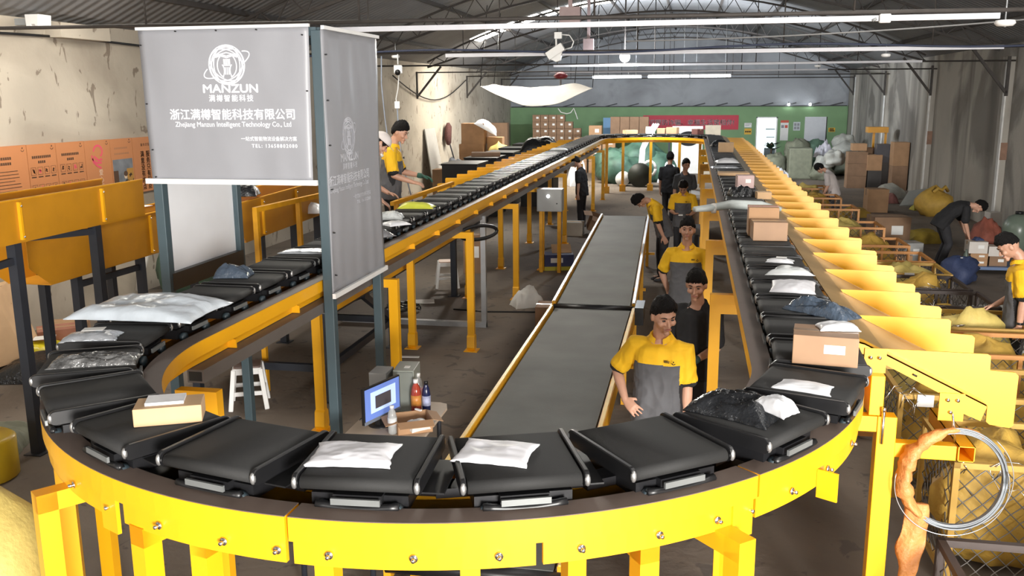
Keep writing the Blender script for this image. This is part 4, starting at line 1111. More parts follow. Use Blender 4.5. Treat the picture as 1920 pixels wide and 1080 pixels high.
for y in (10.2, 11.6, 13.8): dleg(tb_, -7.66, y, 1.46); dleg(tb_, -8.14, y, 1.46)
mb = MB(); mb.beam((-7.66, 10.2, 1.32), (-7.66, 11.6, 1.30), .05, .08); build('brace', mb, DKB, tb_)
tc_ = trough('induction_chute', 'yellow chute seen through the open gantry frame', 10.9, 14.2, -5.75, -6.4, 2.30, 2.36, .52, (11.6, 12.7), .2)
for y in (11.6, 13.6): dleg(tc_, -5.8, y, 1.82, 1.12); dleg(tc_, -6.2, y, 1.82, 1.12)
# yellow hand-rail frames along the platform
gf = thing('guard_frame', 'yellow square-tube guard frame beyond the gantry', 'guard rail', (-5.2, 11.2, 0))
mb = MB(); mb.beam((-5.2, 10.3, 2.31), (-5.05, 12.3, 2.31), .06, .06); build('top_rail', mb, YELD, gf)
for x, y in ((-5.2, 10.33), (-5.12, 11.4), (-5.06, 12.25)):
    mb = MB(); mb.bb(x-.03, x+.03, y-.03, y+.03, 1.12 if y > 10.5 else .0, 2.29); build('post', mb, YELD, gf)
gf2 = thing('guard_frame', 'low yellow guard rail in front of the two induction workers', 'guard rail', (-4.3, 14.0, 1.12))
mb = MB(); mb.beam((-4.32, 12.9, 2.10), (-4.26, 16.2, 2.10), .06, .06); build('top_rail', mb, YEL, gf2)
for y in (13.0, 14.5, 16.1):
    mb = MB(); mb.bb(-4.32, -4.26, y-.03, y+.03, 1.12, 2.08); build('post', mb, YEL, gf2)
# platform the two induction workers stand on
pf = thing('work_platform', 'raised dark steel platform under the induction workers', 'platform', (-5.1, 13.2, 0))
mb = MB(); mb.bb(-6.3, -4.22, 10.0, 16.4, 1.06, 1.12); build('deck', mb, DKB, pf)
mb = MB(); mb.bb(-4.23, -4.19, 10.0, 16.4, 1.10, 1.17); build('yellow_edge', mb, YEL, pf)
for x in (-6.0, -4.27):
    for y in (10.08, 12.6, 16.2): dleg(pf, x, y, 1.06)
for a, b in (((-6.0, 10.08, .42), (-4.27, 10.08, .42)), ((-4.27, 10.08, .42), (-4.27, 12.6, .42)), ((-6.0, 12.6, .42), (-4.27, 12.6, .42)), ((-6.0, 10.08, .42), (-4.27, 11.6, 1.05)), ((-4.27, 12.6, .42), (-4.27, 11.4, 1.05))):
    mb = MB(); mb.beam(a, b, .07, .09); build('brace', mb, DKB, pf)
# loose goods on the platform side
carton('carton', (-5.5, 11.0, 1.12), (.30, .26, .26), .1, 'small brown carton on the platform behind the guard frame', CARD2)
mailer('parcel', (-5.95, 11.4, 2.36), .5, .4, .22, .3, BLKF, 'black and white film parcel heaped on the chute end by the gantry', 3)
mailer('parcel', (-5.9, 13.3, 1.90), .6, .45, .18, .2, WHTB, 'white parcels lying in the chute seen through the gantry', 5)
mailer('parcel', (-7.9, 12.0, 1.52), .9, .5, .55, 1.4, SILV, 'white film bundle in the lower folded chute', 6)

# ================================================================== goods on the floor along the cream wall
carton('carton', (-9.35, 10.75, .08), (.85, .62, 1.0), .35, 'large tan carton leaning over by the cream wall', CARDL, tilt=(.10, -.28), lab=False)
carton('carton', (-9.35, 12.1, 0), (.62, .46, .30), .5, 'flat brown carton behind the reddish carton by the cream wall', CARD, lab=False)
carton('carton', (-9.05, 11.5, 0), (.52, .40, .38), .7, 'reddish brown carton beside the yellow film pack', M('red_brown_card', (.33, .14, .09), .8, var=.12), lab=False)
mailer('film_pack', (-8.95, 11.05, .10), .75, .55, .22, .6, M('yellow_film', (.72, .60, .02), .25, var=.15, scale=9, bump=.4, bscale=18), 'yellow glossy film pack on the floor by the reddish carton', 2, 'pack')
mailer('trash_bag', (-8.55, 10.35, 0), .9, .7, .34, .2, BLKF, 'black shiny rubbish bag on the floor behind the dark leg', 8, 'bag', slip=False)
mailer('parcel', (-8.55, 11.5, 0), .45, .35, .12, 1.0, WHTB, 'white padded mailer on the floor near the loop carriers', 4)
sack('woven_sack', (-9.35, 15.8, 0), (.62, .6, .62), .4, SACKG, 'green woven sack slumped behind the gantry panel', 3, amp=.3)
mb = MB(); mb.bb(-10.1, -9.0, 14.6, 14.8, 0, .06); mb.bb(-9.9, -8.8, 14.9, 15.05, .0, .09); tag(build('wood_offcut', mb, WOOD), 'pale wooden planks lying below the green sack', 'planks')
mb = MB(); mb.tube([(-10.15, 15.2, .1), (-10.05, 15.25, .55), (-9.9, 15.3, 1.0), (-9.75, 15.3, 1.15)], [.05, .09, .09, .05], 0, 8, flat=.4); tag(build('foam_strip', mb, PAPER), 'white foam strip leaning beside the green sack', 'packing foam')
mailer('woven_sack', (-7.35, 8.1, 0), .9, .75, .28, .3, SACKO, 'flattened olive sack on the floor left of the loop', 9, 'sack', slip=False)
sack('woven_sack', (-4.28, 4.35, 0), (.62, .55, .82), .4, SACKYP, 'pale yellow printed sack in the near corner left of the loop', 5, amp=.12, neck=.7)

mb = MB(); mb.lathe((-6.75, 7.3, 0), [(.30, 0), (.33, .02), (.33, .40), (.29, .43), (.03, .44)], 0, 26)
tag(build('plastic_drum', mb, M('yellow_plastic', (.72, .48, .02), .4, var=.06)), 'yellow round plastic tub at the picture edge beside the loop', 'tub')
# ================================================================== grey belt conveyors in the middle
GBELT = M('worn_grey_belt', (.098, .102, .096), .8, var=.22, scale=1.3, bump=.08, bscale=60)
def belt_conveyor(label, xl0, xr0, y0, z0, xl1, xr1, y1, z1, legs, edge):
    t = thing('belt_conveyor', label, 'belt conveyor', ((xl0+xr0)/2, (y0+y1)/2, 0))
    mb = MB(); n = 24; rings = []
    for i in range(n+1):
        f = i/n; y = y0+(y1-y0)*f; z = z0+(z1-z0)*f; a = xl0+(xl1-xl0)*f+.05; b = xr0+(xr1-xr0)*f-.05
        rings.append([(a, y, z-.05), (b, y, z-.05), (b, y, z), (a, y, z)])
    mb.loft(rings, 0, False); build('belt', mb, GBELT, t)
    for a, b, s in (((xl0, y0, z0), (xl1, y1, z1), -1), ((xr0, y0, z0), (xr1, y1, z1), 1)):
        mb = MB(); mb.beam((a[0], a[1], a[2]-.07), (b[0], b[1], b[2]-.07), .05, .20); build('side_rail', mb, YELD, t)
        mb = MB(); mb.beam((a[0]+.0*s, a[1], a[2]+.036), (b[0], b[1], b[2]+.036), .035, .012); build('edge_strip', mb, edge, t)
    for y in legs:
        f = (y-y0)/(y1-y0); z = z0+(z1-z0)*f
        for x in (xl0+(xl1-xl0)*f, xr0+(xr1-xr0)*f):
            mb = MB(); mb.bb(x-.03, x+.03, y-.03, y+.03, 0, z-.15); build('leg', mb, YELD, t)
        mb = MB(); mb.beam((xl0, y, .28), (xr0, y, .28), .05, .05); build('cross_bar', mb, YELD, t)
    for y, z in ((y0, z0), (y1, z1)):
        mb = MB(); xa, xb = (xl0, xr0) if y == y0 else (xl1, xr1); mb.cyl((xa, y, z-.06), (xb, y, z-.06), .055, 0, 14); build('end_roller', mb, BLKM, t)
    return t
b1 = belt_conveyor('near grey flat belt conveyor with yellow edges beside the front worker', -1.86, -.72, 5.2, .74, -1.86, -.72, 12.38, .74, (5.8, 8.2, 10.6, 12.1), M('yellow_edge', (.75, .50, .10), .5, var=.1))
b2 = belt_conveyor('far grey belt conveyor with steel edges rising toward the far bend', -1.85, -.73, 12.5, .78, -1.92, -.90, 20.2, 1.04, (12.9, 16.0, 19.8), STEEL)
mb = MB(); mb.bb(-.70, -.58, 12.2, 12.7, .58, .82); build('drive_box', mb, BLKP, b2)
carton('carton', (-2.06, 13.2, 0), (.30, .45, .60), .05, 'brown carton standing against the grey belt joint', CARD2, lab=False)
# ---- operator table with monitor and drinks
TABX = -2.44
t = thing('operator_table', 'small pale wooden table carrying the computer monitor inside the loop', 'table', (TABX, 6.8, 0))
mb = MB(); o_ = [(-2.80, 5.75), (-2.12, 5.75), (-2.12, 7.70), (-2.15, 7.80), (-2.22, 7.83), (-2.80, 7.83)]; mb.prism(o_, .845, .87); build('tabletop', mb, M('pale_tabletop', (.52, .43, .34), .6, var=.06), t)
for x, y in ((-2.74, 5.85), (-2.2, 5.85), (-2.2, 7.7), (-2.74, 7.7)):
    mb = MB(); mb.cyl((x, y, 0), (x, y, .845), .022, 0, 10); build('leg', mb, DKB, t)
mo = thing('computer_monitor', 'black computer monitor showing a blue desktop on the pale table', 'monitor', (-2.55, 7.16, .87))
F = Matrix.Translation((-2.55, 7.16, 1.10)) @ Matrix.Rotation(radians(71), 4, 'Z') @ Matrix.Diagonal((.86, .86, .86, 1))
def mon(name, x0, x1, y0, y1, z0, z1, mt, par):
    mb = MB(); mb.bb(x0, x1, y0, y1, z0, z1); mb.xf(F); return build(name, mb, mt, par, bevel=.003)
sc_ = mon('housing', -.29, .29, -.01, .025, -.185, .185, BLKP, mo)
mon('screen', -.275, .275, -.013, -.010, -.15, .172, M('blue_screen', (.10, .16, .42), .3, var=0, emit=.9), sc_)
mon('window_panel', -.19, .21, -.015, -.013, -.09, .125, M('pale_window', (.40, .52, .80), .3, var=0, emit=.8), sc_)
mon('dark_view', -.12, .13, -.017, -.015, -.055, .075, M('dark_view_grey', (.055, .05, .055), .3, var=0, emit=.5), sc_)
mon('lower_bezel', -.29, .29, -.013, -.010, -.185, -.15, M('grey_bezel', (.16, .18, .22), .4, var=0), sc_)
mon('stand', -.05, .05, .0, .06, -.27, -.15, BLKP, mo)
mb = MB(); mb.lathe((0, 0.03, -.27), [(.12, 0), (.12, .012), (.03, .018)], 0, 20); mb.xf(F); build('base', mb, BLKP, mo)
t = thing('computer_tower', 'grey computer tower standing behind the monitor', 'computer', (-2.42, 7.60, .87))
TOWM = M('grey_green_case', (.25, .27, .24), .5, var=.04)
mb = MB(); mb.box((-2.48, 7.66, 1.065), (.19, .30, .39), rz=.1); build('case', mb, TOWM, t, bevel=.006)
mb = MB(); mb.box((-2.465, 7.505, 1.065), (.17, .012, .36), rz=.1); build('front_panel', mb, M('case_front', (.20, .22, .20), .5), t)
mb = MB(); mb.box((-2.46, 7.62, 1.262), (.05, .06, .003), rz=.1); build('sticker', mb, LABEL, t)
t = thing('control_box', 'low grey box half hidden behind the monitor', 'box', (-2.70, 7.60, .87)); mb = MB(); mb.box((-2.70, 7.60, 1.05), (.16, .22, .36)); build('case', mb, GREYP, t)
def bottle(x, y, label, liquid, lab, cap, h=.26, r=.036):
    t = thing('drink_bottle', label, 'bottle', (x, y, .87), 0, 'drink bottles on the table')
    mb = MB(); mb.lathe((0, 0, 0), [(r*.8, 0), (r, .012), (r*.95, h*.12), (r, h*.2), (r*.96, h*.5), (r, h*.62), (r*.8, h*.78), (r*.42, h*.88), (r*.42, h*.92)], 0, 16); build('bottle_body', mb, liquid, t, local=True)
    if lab: mb = MB(); mb.lathe((0, 0, 0), [(r*1.03, h*.30), (r*1.03, h*.58)], 0, 16); build('wrap_label', mb, lab, t, local=True)
    mb = MB(); mb.lathe((0, 0, 0), [(r*.5, h*.90), (r*.5, h*.99), (r*.3, h*1.0)], 0, 12); build('cap', mb, cap, t, local=True)
CLRB = M('clear_plastic', (.55, .57, .57), .12, var=0, alpha=.55)
bottle(-2.38, 7.68, 'clear water bottle with a red and white label behind the red tea bottle', CLRB, M('red_white_label', (.62, .30, .32), .4, var=.4, scale=30), WHT, .32, .042)
bottle(-2.33, 7.44, 'bottle of red-brown tea in front of the water bottle', M('red_tea', (.34, .05, .03), .1, var=.2, scale=12), M('amber_label', (.50, .20, .04), .4, var=.2, scale=20), WHT, .34, .046)
bottle(-2.245, 7.47, 'dark blue bottle beside the red tea bottle', M('dark_blue_bottle', (.012, .018, .07), .15, var=.1), M('white_blue_label', (.35, .38, .55), .4, var=.4, scale=25), BLKP, .32, .038)
bottle(-2.40, 6.98, 'clear water bottle standing in front of the open carton', CLRB, M('pale_water_label', (.62, .64, .66), .4, var=.05), WHT, .25, .038)
mb = MB(); mb.ball((-2.24, 7.36, .89), (.055, .035, .02), 0, 6); tag(build('computer_mouse', mb, BLKP), 'black computer mouse at the foot of the drink bottles', 'mouse')
carton('carton', (-2.27, 7.12, .87), (.30, .26, .11), .5, 'open brown carton of papers on the table', CARD, open_top=True, lab=False, seed=4)
mailer('paper_bundle', (-2.21, 7.06, .90), .18, .16, .10, .8, PAPER, 'crumpled white papers inside the open carton', 3, 'paper', slip=False)
mb = MB(); mb.box((-2.26, 7.27, .99), (.07, .02, .012), rz=-.5); tag(build('white_marker', mb, WHT), 'small white stick lying across the open carton edge', 'stick')
mb = MB(); mb.tube([(-2.72, 7.3, .875), (-2.78, 7.25, .878), (-2.83, 7.2, .80), (-2.90, 7.4, .3), (-2.95, 7.8, .012), (-3.05, 8.3, .012)], .009, 0, 6); tag(build('power_cable', mb, BLKP), 'black cable drooping from the monitor table to the gantry post', 'cable')
# ---- stools
def stool(x, y, rz, label, seat):
    t = thing('plastic_stool', label, 'stool', (x, y, 0), rz, 'plastic stools')
    h = .52; a = .155; b = .215
    mb = MB(); mb.prism([(sx*a+cx*.03, sy*a+cy*.03) for sx, sy, cx, cy in ((-1,-1,0,1),(-1,-1,1,0),(1,-1,-1,0),(1,-1,0,1),(1,1,0,-1),(1,1,-1,0),(-1,1,1,0),(-1,1,0,-1))], h-.03, h); build('seat', mb, seat, t, local=True, bevel=.006)
    mb = MB()
    P = lambda sx, sy, z: Vector((sx*(a-.005+(b-a)*(h-z)/h), sy*(a-.005+(b-a)*(h-z)/h), z))
    for sx, sy, ex, ey in ((-1,-1,1,-1),(1,-1,1,1),(1,1,-1,1),(-1,1,-1,-1)):
        mb.beam(P(sx,sy,h-.055), P(ex,ey,h-.055), .02, .075); 
    build('apron', mb, WHT, t, local=True)
    mb = MB()
    for sx, sy, ex, ey in ((-1,-1,1,-1),(1,-1,1,1),(1,1,-1,1),(-1,1,-1,-1)): mb.beam(P(sx,sy,.2), P(ex,ey,.2), .018, .05)
    build('stretcher', mb, WHT, t, local=True)
    for sx in (-1, 1):
        for sy in (-1, 1):
            mb = MB(); mb.beam(P(sx, sy, 0), P(sx, sy, h-.03), .055, .055); build('leg', mb, WHT, t, local=True, bevel=.008)
stool(-5.17, 9.80, .42, 'white plastic stool with brown seat under the left conveyor', M('brown_plastic_seat', (.17, .115, .10), .5, var=.04))
stool(-4.62, 17.0, .3, 'cream plastic stool behind the yellow legs', M('pink_beige_seat', (.55, .38, .30), .5, var=.04))
# ---- things on the floor inside the loop
cb_ = carton('carton', (-2.75, 19.2, 0), (.62, .42, .34), .25, 'navy and yellow printed carton on the floor beside the grey belt', M('navy_print_card', (.035, .045, .14), .5, var=.05), lab=False, tape=False)
mb = MB(); mb.box((0, 0, .045), (.628, .428, .085)); build('yellow_band', mb, M('yellow_green_band', (.55, .50, .05), .6), cb_, local=True)
mb = MB(); mb.box((-.05, -.213, .22), (.26, .003, .10)); build('white_mark', mb, LABEL, cb_, local=True)
mb = MB(); mb.box((0, 0, 0), (.42, .30, .012)); o = build('raised_flap', mb, CARDL, cb_, local=True); o.location = (.08, .12, .42); o.rotation_euler = (.5, 0, 0)
carton('carton', (-3.05, 24.1, 0), (.55, .45, .36), .0, 'white and yellow carton under the left run', M('white_card', (.5, .46, .40), .7, var=.06), lab=False, tapemat=YEL)
carton('carton', (-2.35, 24.2, .08), (.75, .55, .40), .2, 'grey opened carton tipped over beside the yellow leg', CARD2, tilt=(.1, .35), open_top=True, lab=False, seed=7)
mailer('trash_bag', (-2.1, 22.6, 0), .8, .6, .26, .4, BLKF, 'black film bag on the floor beside the far grey belt', 12, 'bag', slip=False)
carton('carton', (-4.45, 18.6, 0), (.42, .40, .80), .1, 'tall brown carton behind the yellow legs and stool', CARD2)
mailer('packing_waste', (-2.78, 15.6, 0), .55, .4, .34, .5, PAPER, 'crumpled white packing waste beside a yellow leg', 14, 'packing waste', slip=False, wrinkle=.6)
mb = MB(); mb.bb(-3.24, -3.16, 13.96, 14.04, 0, 1.80); tt = thing('conduit_pole', 'galvanised square conduit standing up from the floor to the cable bar', 'conduit', (-3.2, 14.0, 0)); build('upright', mb, STEEL, tt)
mb = MB(); mb.bb(-5.6, -3.16, 13.95, 14.05, 0, .08); build('floor_run', mb, STEEL, tt)
mb = MB(); mb.tube([(-4.0, 15.1, .01), (-3.4, 15.0, .012), (-2.6, 15.1, .012), (-1.95, 15.3, .012)], .014, 0, 6); tag(build('floor_cable', mb, BLKP), 'black cable lying across the floor toward the grey belt', 'cable')
mb = MB()
for k in range(4):
    r = .22-.02*k; mb.tube([(-4.85+r*cos(a)*1.4, 14.9+r*sin(a), .03+.02*k+.06*sin(a*2+k)**2) for a in [2*pi*i/20 for i in range(21)]], .014, 0, 6)
tag(build('cable_coil', mb, BLKP), 'loose black cable coil on the floor behind the dark brace', 'cable coil')
mb = MB(); mb.tube([(-3.02+.22*cos(a), 12.9+.25*cos(a), 1.70+.10*sin(a)) for a in [pi*i/10-pi for i in range(21)]], .028, 0, 8); tag(build('cable_coil', mb, BLKP), 'black cable loop hanging below the cable bar on the left run', 'cable coil')
for k, (x, y, L_, w_, rz, lb) in enumerate(((-3.45, 9.9, .32, .16, .6, 'scrap of white card on the floor behind the computer table'), (-3.9, 12.1, .34, .06, .1, 'thin white strip lying on the floor by the dark brace'), (-4.75, 15.6, .5, .3, .3, 'white plastic tub lid on the floor behind the dark brace'))):
    mb = MB(); mb.box((x, y, .008), (L_, w_, .012), rz=rz); tag(build('card_scrap', mb, PAPER), lb, 'scrap')
# grey control cabinet on the inner leg
t = thing('control_cabinet', 'grey steel control cabinet mounted under the left run', 'control cabinet', (-2.86, 18.9, 1.3))
mb = MB(); mb.bb(-3.12, -2.60, 18.65, 18.98, 1.30, 1.76); build('case', mb, GREYP, t, bevel=.006)
mb = MB(); mb.bb(-3.10, -2.62, 18.635, 18.65, 1.32, 1.74); d_ = build('door', mb, M('grey_door_paint', (.33, .34, .34), .4, var=.04), t)
mb = MB(); mb.ball((-2.70, 18.63, 1.47), .014, 0, 5); build('lock', mb, BLKP, d_)
mb = MB(); mb.ball((-2.88, 18.62, 1.62), (.035, .012, .035), 0, 6); build('lamp_reflection', mb, M('white_reflection_glow', (1, 1, 1), .3, var=0, emit=4), d_)  # glowing white disc stands in for a lamp's reflection on the door
for x in (-3.05, -2.67):
    mb = MB(); mb.bb(x-.035, x+.035, 18.75, 18.85, 0, 1.30); build('post', mb, YELD, t)
# ================================================================== sorting chutes
BEDM = M('shaded_chute_bed', (.36, .235, .10), .28, var=.25, scale=2.2)  # yellow sheet metal; the brown of its shade is put into the colour
CHP = .885
def make_chute():
    t = thing('sorting_chute', 'x', 'sorting chute')
    # local: x outward from the loop's outer rail, y along the run from the divider
    s = MB(); prof = [(.03, 2.165), (.19, 2.108), (.46, 1.976), (.745, 1.838), (.765, 1.82)]
    s.loft([[(x, .0, z), (x, CHP, z), (x, CHP, z-.012), (x, .0, z-.012)] for x, z in prof], 0, False); build('slide', s, BEDM, t, local=True)
    d = MB(); c = .025
    out = [(.185, 2.127), (.765, 2.121), (.782, 2.108), (.785, 2.022), (.925, 2.014), (.945, 1.995), (.945, 1.685), (.925, 1.667), (.812, 1.682), (.792, 1.70), (.79, 1.80), (.745, 1.842), (.46, 1.980), (.20, 2.105)]
    d.prism(out, -.006, .006, 0, 'y'); build('divider', d, YEL, t, local=True)
    e = MB(); e.bb(.745, .785, 0, CHP, 1.775, 1.825); build('front_lip', e, YEL, t, local=True)
    return t
ch0 = make_chute(); XO = SX+2.415
ordw = ['first', 'second', 'third', 'fourth', 'fifth', 'sixth', 'seventh', 'eighth', 'ninth', 'tenth', 'eleventh', 'twelfth', 'thirteenth', 'fourteenth', 'fifteenth', 'sixteenth']
NCH = 33
for k in range(NCH):
    o = ch0 if k == 0 else dup(ch0)
    o.location = (XO, 5.72+CHP*k, 0)
    o['label'] = ('yellow plate sorting chute, %s from the wire coil end of the row' % ordw[k]) if k < 16 else ('yellow plate sorting chute, %s from the far bend end of the row' % ordw[NCH-1-k]) if NCH-1-k < 16 else 'yellow plate sorting chute in the middle of the row beside the sack cages'
    o['group'] = 'yellow chutes on the sack side'
# mirrored row beside the cream wall
chl = thing('sorting_chute', 'x', 'sorting chute')
for c in ch0.children:
    me = c.data.copy(); me.transform(Matrix.Diagonal((-1, 1, 1, 1))); me.flip_normals(); q = bpy.data.objects.new(c.name.split('.')[0], me); COL.objects.link(q); q.parent = chl
NL = 18
for k in range(NL):
    o = chl if k == 0 else dup(chl)
    o.location = (SX-2.42, 17.0+CHP*k, 0)
    o['label'] = ('yellow sorting chute of the cream-wall row, %s from the green-gloved worker' % ordw[k]) if k < 9 else 'yellow sorting chute of the cream-wall row, %s from the far bend' % ordw[NL-1-k]
    o['group'] = 'yellow chutes on the wall side'
# end support of the row with post, cross beam and stub
cs = thing('chute_support', 'yellow end support of the chute row with post, cross tube and slanted end beam', 'support frame', (1.2, 5.6, 0))
mb = MB(); y0, y1 = 5.60, 5.70
mb.prism([(1.0, 2.20), (1.05, 2.187), (1.755, 1.842), (1.757, 1.825), (1.73, 1.74), (1.62, 1.785), (1.49, 1.90), (1.17, 2.062), (1.0, 2.14)], y0, y0+.012, 0, 'y')
mb.prism([(1.0, 2.20), (1.05, 2.187), (1.755, 1.842), (1.757, 1.832), (1.05, 2.177), (1.0, 2.19)], y0, y1, 0, 'y'); build('end_beam', mb, YEL, cs)
mb = MB(); mb.bb(1.05, 1.175, y0-.012, y0, 2.01, 2.16); build('upper_plate', mb, YEL, cs)
mb = MB(); mb.bb(1.49, 1.63, y0-.012, y0, 1.735, 1.905); build('lower_plate', mb, YEL, cs)
for x, z in ((1.085, 2.105), (1.135, 2.105), (1.535, 1.865), (1.59, 1.865), (1.555, 1.79)):
    mb = MB(); mb.cyl((x, y0-.012, z), (x, y0-.026, z), .011, 0, 8); build('bolt', mb, CHR, cs)
mb = MB(); mb.cyl((1.33, y0-.004, 2.01), (1.355, y0-.004, 1.998), .006, 0, 6); build('slot', mb, BLKP, cs)
mb = MB(); mb.bb(1.085, 1.165, 5.52, 5.92, 1.765, 2.01); build('upper_stub', mb, YEL, cs, bevel=.004)
mb = MB(); mb.bb(1.135, 1.245, 5.50, 5.60, 0, 1.765); mb.bb(1.05, 1.33, 5.42, 5.68, 0, .014); build('post', mb, YEL, cs, bevel=.004)
mb = MB(); mb.bb(.93, 1.14, 5.51, 5.59, 1.665, 1.762); build('rail_bracket', mb, YEL, cs, bevel=.004)
mb = MB(); mb.cyl((1.165, 5.495, 1.80), (1.165, 5.495, 1.60), .010, 0, 8); mb.cyl((1.165, 5.495, 1.80), (1.165, 5.495, 1.825), .014, 0, 6); build('threaded_rod', mb, CHR, cs)
mb = MB(); mb.bb(1.245, 1.595, 5.52, 5.60, 1.51, 1.60); build('cross_tube', mb, YEL, cs, bevel=.004)
mb = MB()
for a in ((1.597, 1.602, 1.515, 1.61), (1.684, 1.689, 1.515, 1.61), (1.597, 1.689, 1.515, 1.52), (1.597, 1.689, 1.605, 1.61)): mb.bb(a[0], a[1], 5.50, 6.2, a[2], a[3])
o = build('open_stub', mb, YEL, cs); mb = MB(); mb.bb(1.602, 1.684, 5.80, 5.81, 1.52, 1.605); build('dark_inside', mb, BLKP, o)
mb = MB(); mb.cyl((1.60, 5.58, 1.58), (1.57, 5.59, 1.78), .009, 0, 8); build('threaded_rod', mb, CHR, cs)
for i, y in enumerate((9.2, 12.8, 16.4, 20.0, 23.6, 27.2, 30.8)):
    mb = MB(); mb.bb(1.16, 1.24, y-.04, y+.04, 0, 1.80); mb.bb(1.1, 1.3, y-.1, y+.1, 0, .014); mb.bb(1.02, 1.78, y-.03, y+.03, 1.70, 1.76); build('post', mb, YELD, cs)
mb = MB(); mb.bb(1.75, 1.785, 5.9, 34.6, 1.735, 1.77); build('front_bar', mb, YELD, cs)
# ---- wire coil with orange paper wrap hanging on the stub
t = thing('wire_coil', 'coil of galvanised wire half wrapped in orange paper, hanging on the yellow stub', 'wire coil', (1.65, 5.46, .95))
cx, cz, cy = 1.58, 1.415, 5.46; rg = random.Random(3)
mb = MB()
for k in range(9):
    r = .278+.007*(k % 4)+rg.uniform(-.004, .004); yy = cy+.012*(k//4)+rg.uniform(-.008, .008)
    mb.tube([(cx+r*cos(a)*.97, yy+.006*sin(3*a+k), cz+r*sin(a)*1.06) for a in [2*pi*i/48 for i in range(49)]], .0058, 0, 6)
build('wire', mb, M('coil_wire_grey', (.22, .24, .26), .45, metal=.3, var=.05), t)
mb = MB(); mb.tube([(cx-.02+.315*cos(a), cy-.02, cz-.03+.315*sin(a)*1.0) for a in [radians(170+210*i/40) for i in range(41)]], .003, 0, 5); mb.tube([(cx+.01+.315*cos(a), cy+.02, cz+.0+.325*sin(a)) for a in [radians(-60+110*i/24) for i in range(25)]], .003, 0, 5); build('loose_strand', mb, STEEL, t)
PAPO = M('orange_wrapping_paper', (.62, .25, .075), .55, var=.14, scale=9, bump=.6, bscale=26)
mb = MB(); pts = []; rs = []
for i in range(31):
    a = radians(58+172*i/30); r = .287; pts.append((cx+r*cos(a)*.97, cy+.01, cz+r*sin(a)*1.06)); rs.append((.022+.042*sin(pi*min(1, max(0, (i-7)/25)))**1.2)*(1+.16*sin(i*2.1)+.08*sin(i*5.3)))
mb.tube(pts, rs, 0, 14, flat=.7); mb.v = [tuple(Vector(p)+Vector((nz(p, 9, 1), nz(p, 9, 5), nz(p, 9, 8)))*.016+Vector((nz(p, 24, 1), nz(p, 24, 5), nz(p, 24, 8)))*.014) for p in mb.v]; build('paper_wrap', mb, PAPO, t)
mb = MB(); rings = []
for i in range(22):
    f = i/21; z = 1.24-.80*f; x = 1.385+.012*sin(f*9)-.02*f; w_ = .075*(.8+.25*sin(f*5+.6)); 
    rings.append([Vector((x+w_*cos(a), cy+.02+.02*sin(f*7)+.030*sin(a)+.012*sin(3*a+f*11), z)) for a in [2*pi*k/16 for k in range(16)]])
mb.loft(rings); mb.v = [tuple(Vector(p)+Vector((nz(p, 8, 2), nz(p, 8, 6), 0))*.026) for p in mb.v]; build('paper_tail', mb, PAPO, t)

# ================================================================== mesh cages with sacks
CAGEB = M('brown_cage_paint', (.060, .045, .042), .5, var=.1); CAGEY = M('dull_yellow_cage_paint', (.50, .30, .06), .5, var=.10); CAGEO = M('orange_cage_paint', (.55, .24, .06), .5, var=.1)
WIREM = M('mesh_wire', (.20, .19, .18), .45, metal=.6, var=.1)
CW, CD, CHH = 2.02, .94, 1.0
def make_cage(frm):
    t = thing('mesh_cage', 'x', 'cage'); w_ = .045
    for x in (0, CW):
        for y in (0, CD): mb = MB(); mb.bb(x-w_/2, x+w_/2, y-w_/2, y+w_/2, 0, CHH); build('post', mb, frm, t, local=True)
    for z in (CHH-w_/2, .06):
        mb = MB()
        for y in (0, CD): mb.bb(-w_/2, CW+w_/2, y-w_/2, y+w_/2, z-w_/2, z+w_/2)
        for x in (0, CW): mb.bb(x-w_/2, x+w_/2, 0, CD, z-w_/2, z+w_/2)
        build('rim' if z > .5 else 'floor_frame', mb, frm, t, local=True)
    mb = MB(); mb.bb(CW*.78-.02, CW*.78+.02, -.02, .02, .08, CHH-.04); build('mid_post', mb, frm, t, local=True)
    def mesh(L, H, f):
        mb = MB(); sp = .135; n = int((L+H)/sp)
        for s in (1, -1):
            for k in range(-n, n+1):
                pts = []
                x0 = k*sp; steps = int(H/(sp/2))+1
                for i in range(steps+1):
                    z = min(H, i*sp/2); x = x0+s*z
                    if 0 <= x <= L: pts.append(f(x, z+.07, .006*(1 if (i+k) % 2 else -1)*s))
                if len(pts) > 1: mb.tube(pts, .0048, 0, 4)
        return mb
    mb = mesh(CW, CHH-.12, lambda x, z, o: (x, o, z)); build('wire_mesh', mb, WIREM, t, local=True)
    mb = mesh(CD, CHH-.12, lambda x, z, o: (CW+o, x, z)); build('wire_mesh', mb, WIREM, t, local=True)
    mb = mesh(CD, CHH-.12, lambda x, z, o: (o, x, z)); build('wire_mesh', mb, WIREM, t, local=True)
    return t
rows = [(4.60, 'b'), (6.83, 'y'), (8.42, 'y'), (9.9, 'o'), (11.05, 'y'), (12.2, 'b'), (13.3, 'b'), (14.4, 'y'), (15.5, 'o'), (17.1, 'o'), (19.4, 'o'), (22.5, 'o'), (24.9, 'o'), (27.4, 'o')]
protos = {}
frms = {'b': CAGEB, 'y': CAGEY, 'o': CAGEO}; fnm = {'b': 'dark brown', 'y': 'dull yellow', 'o': 'orange'}
seen = {}
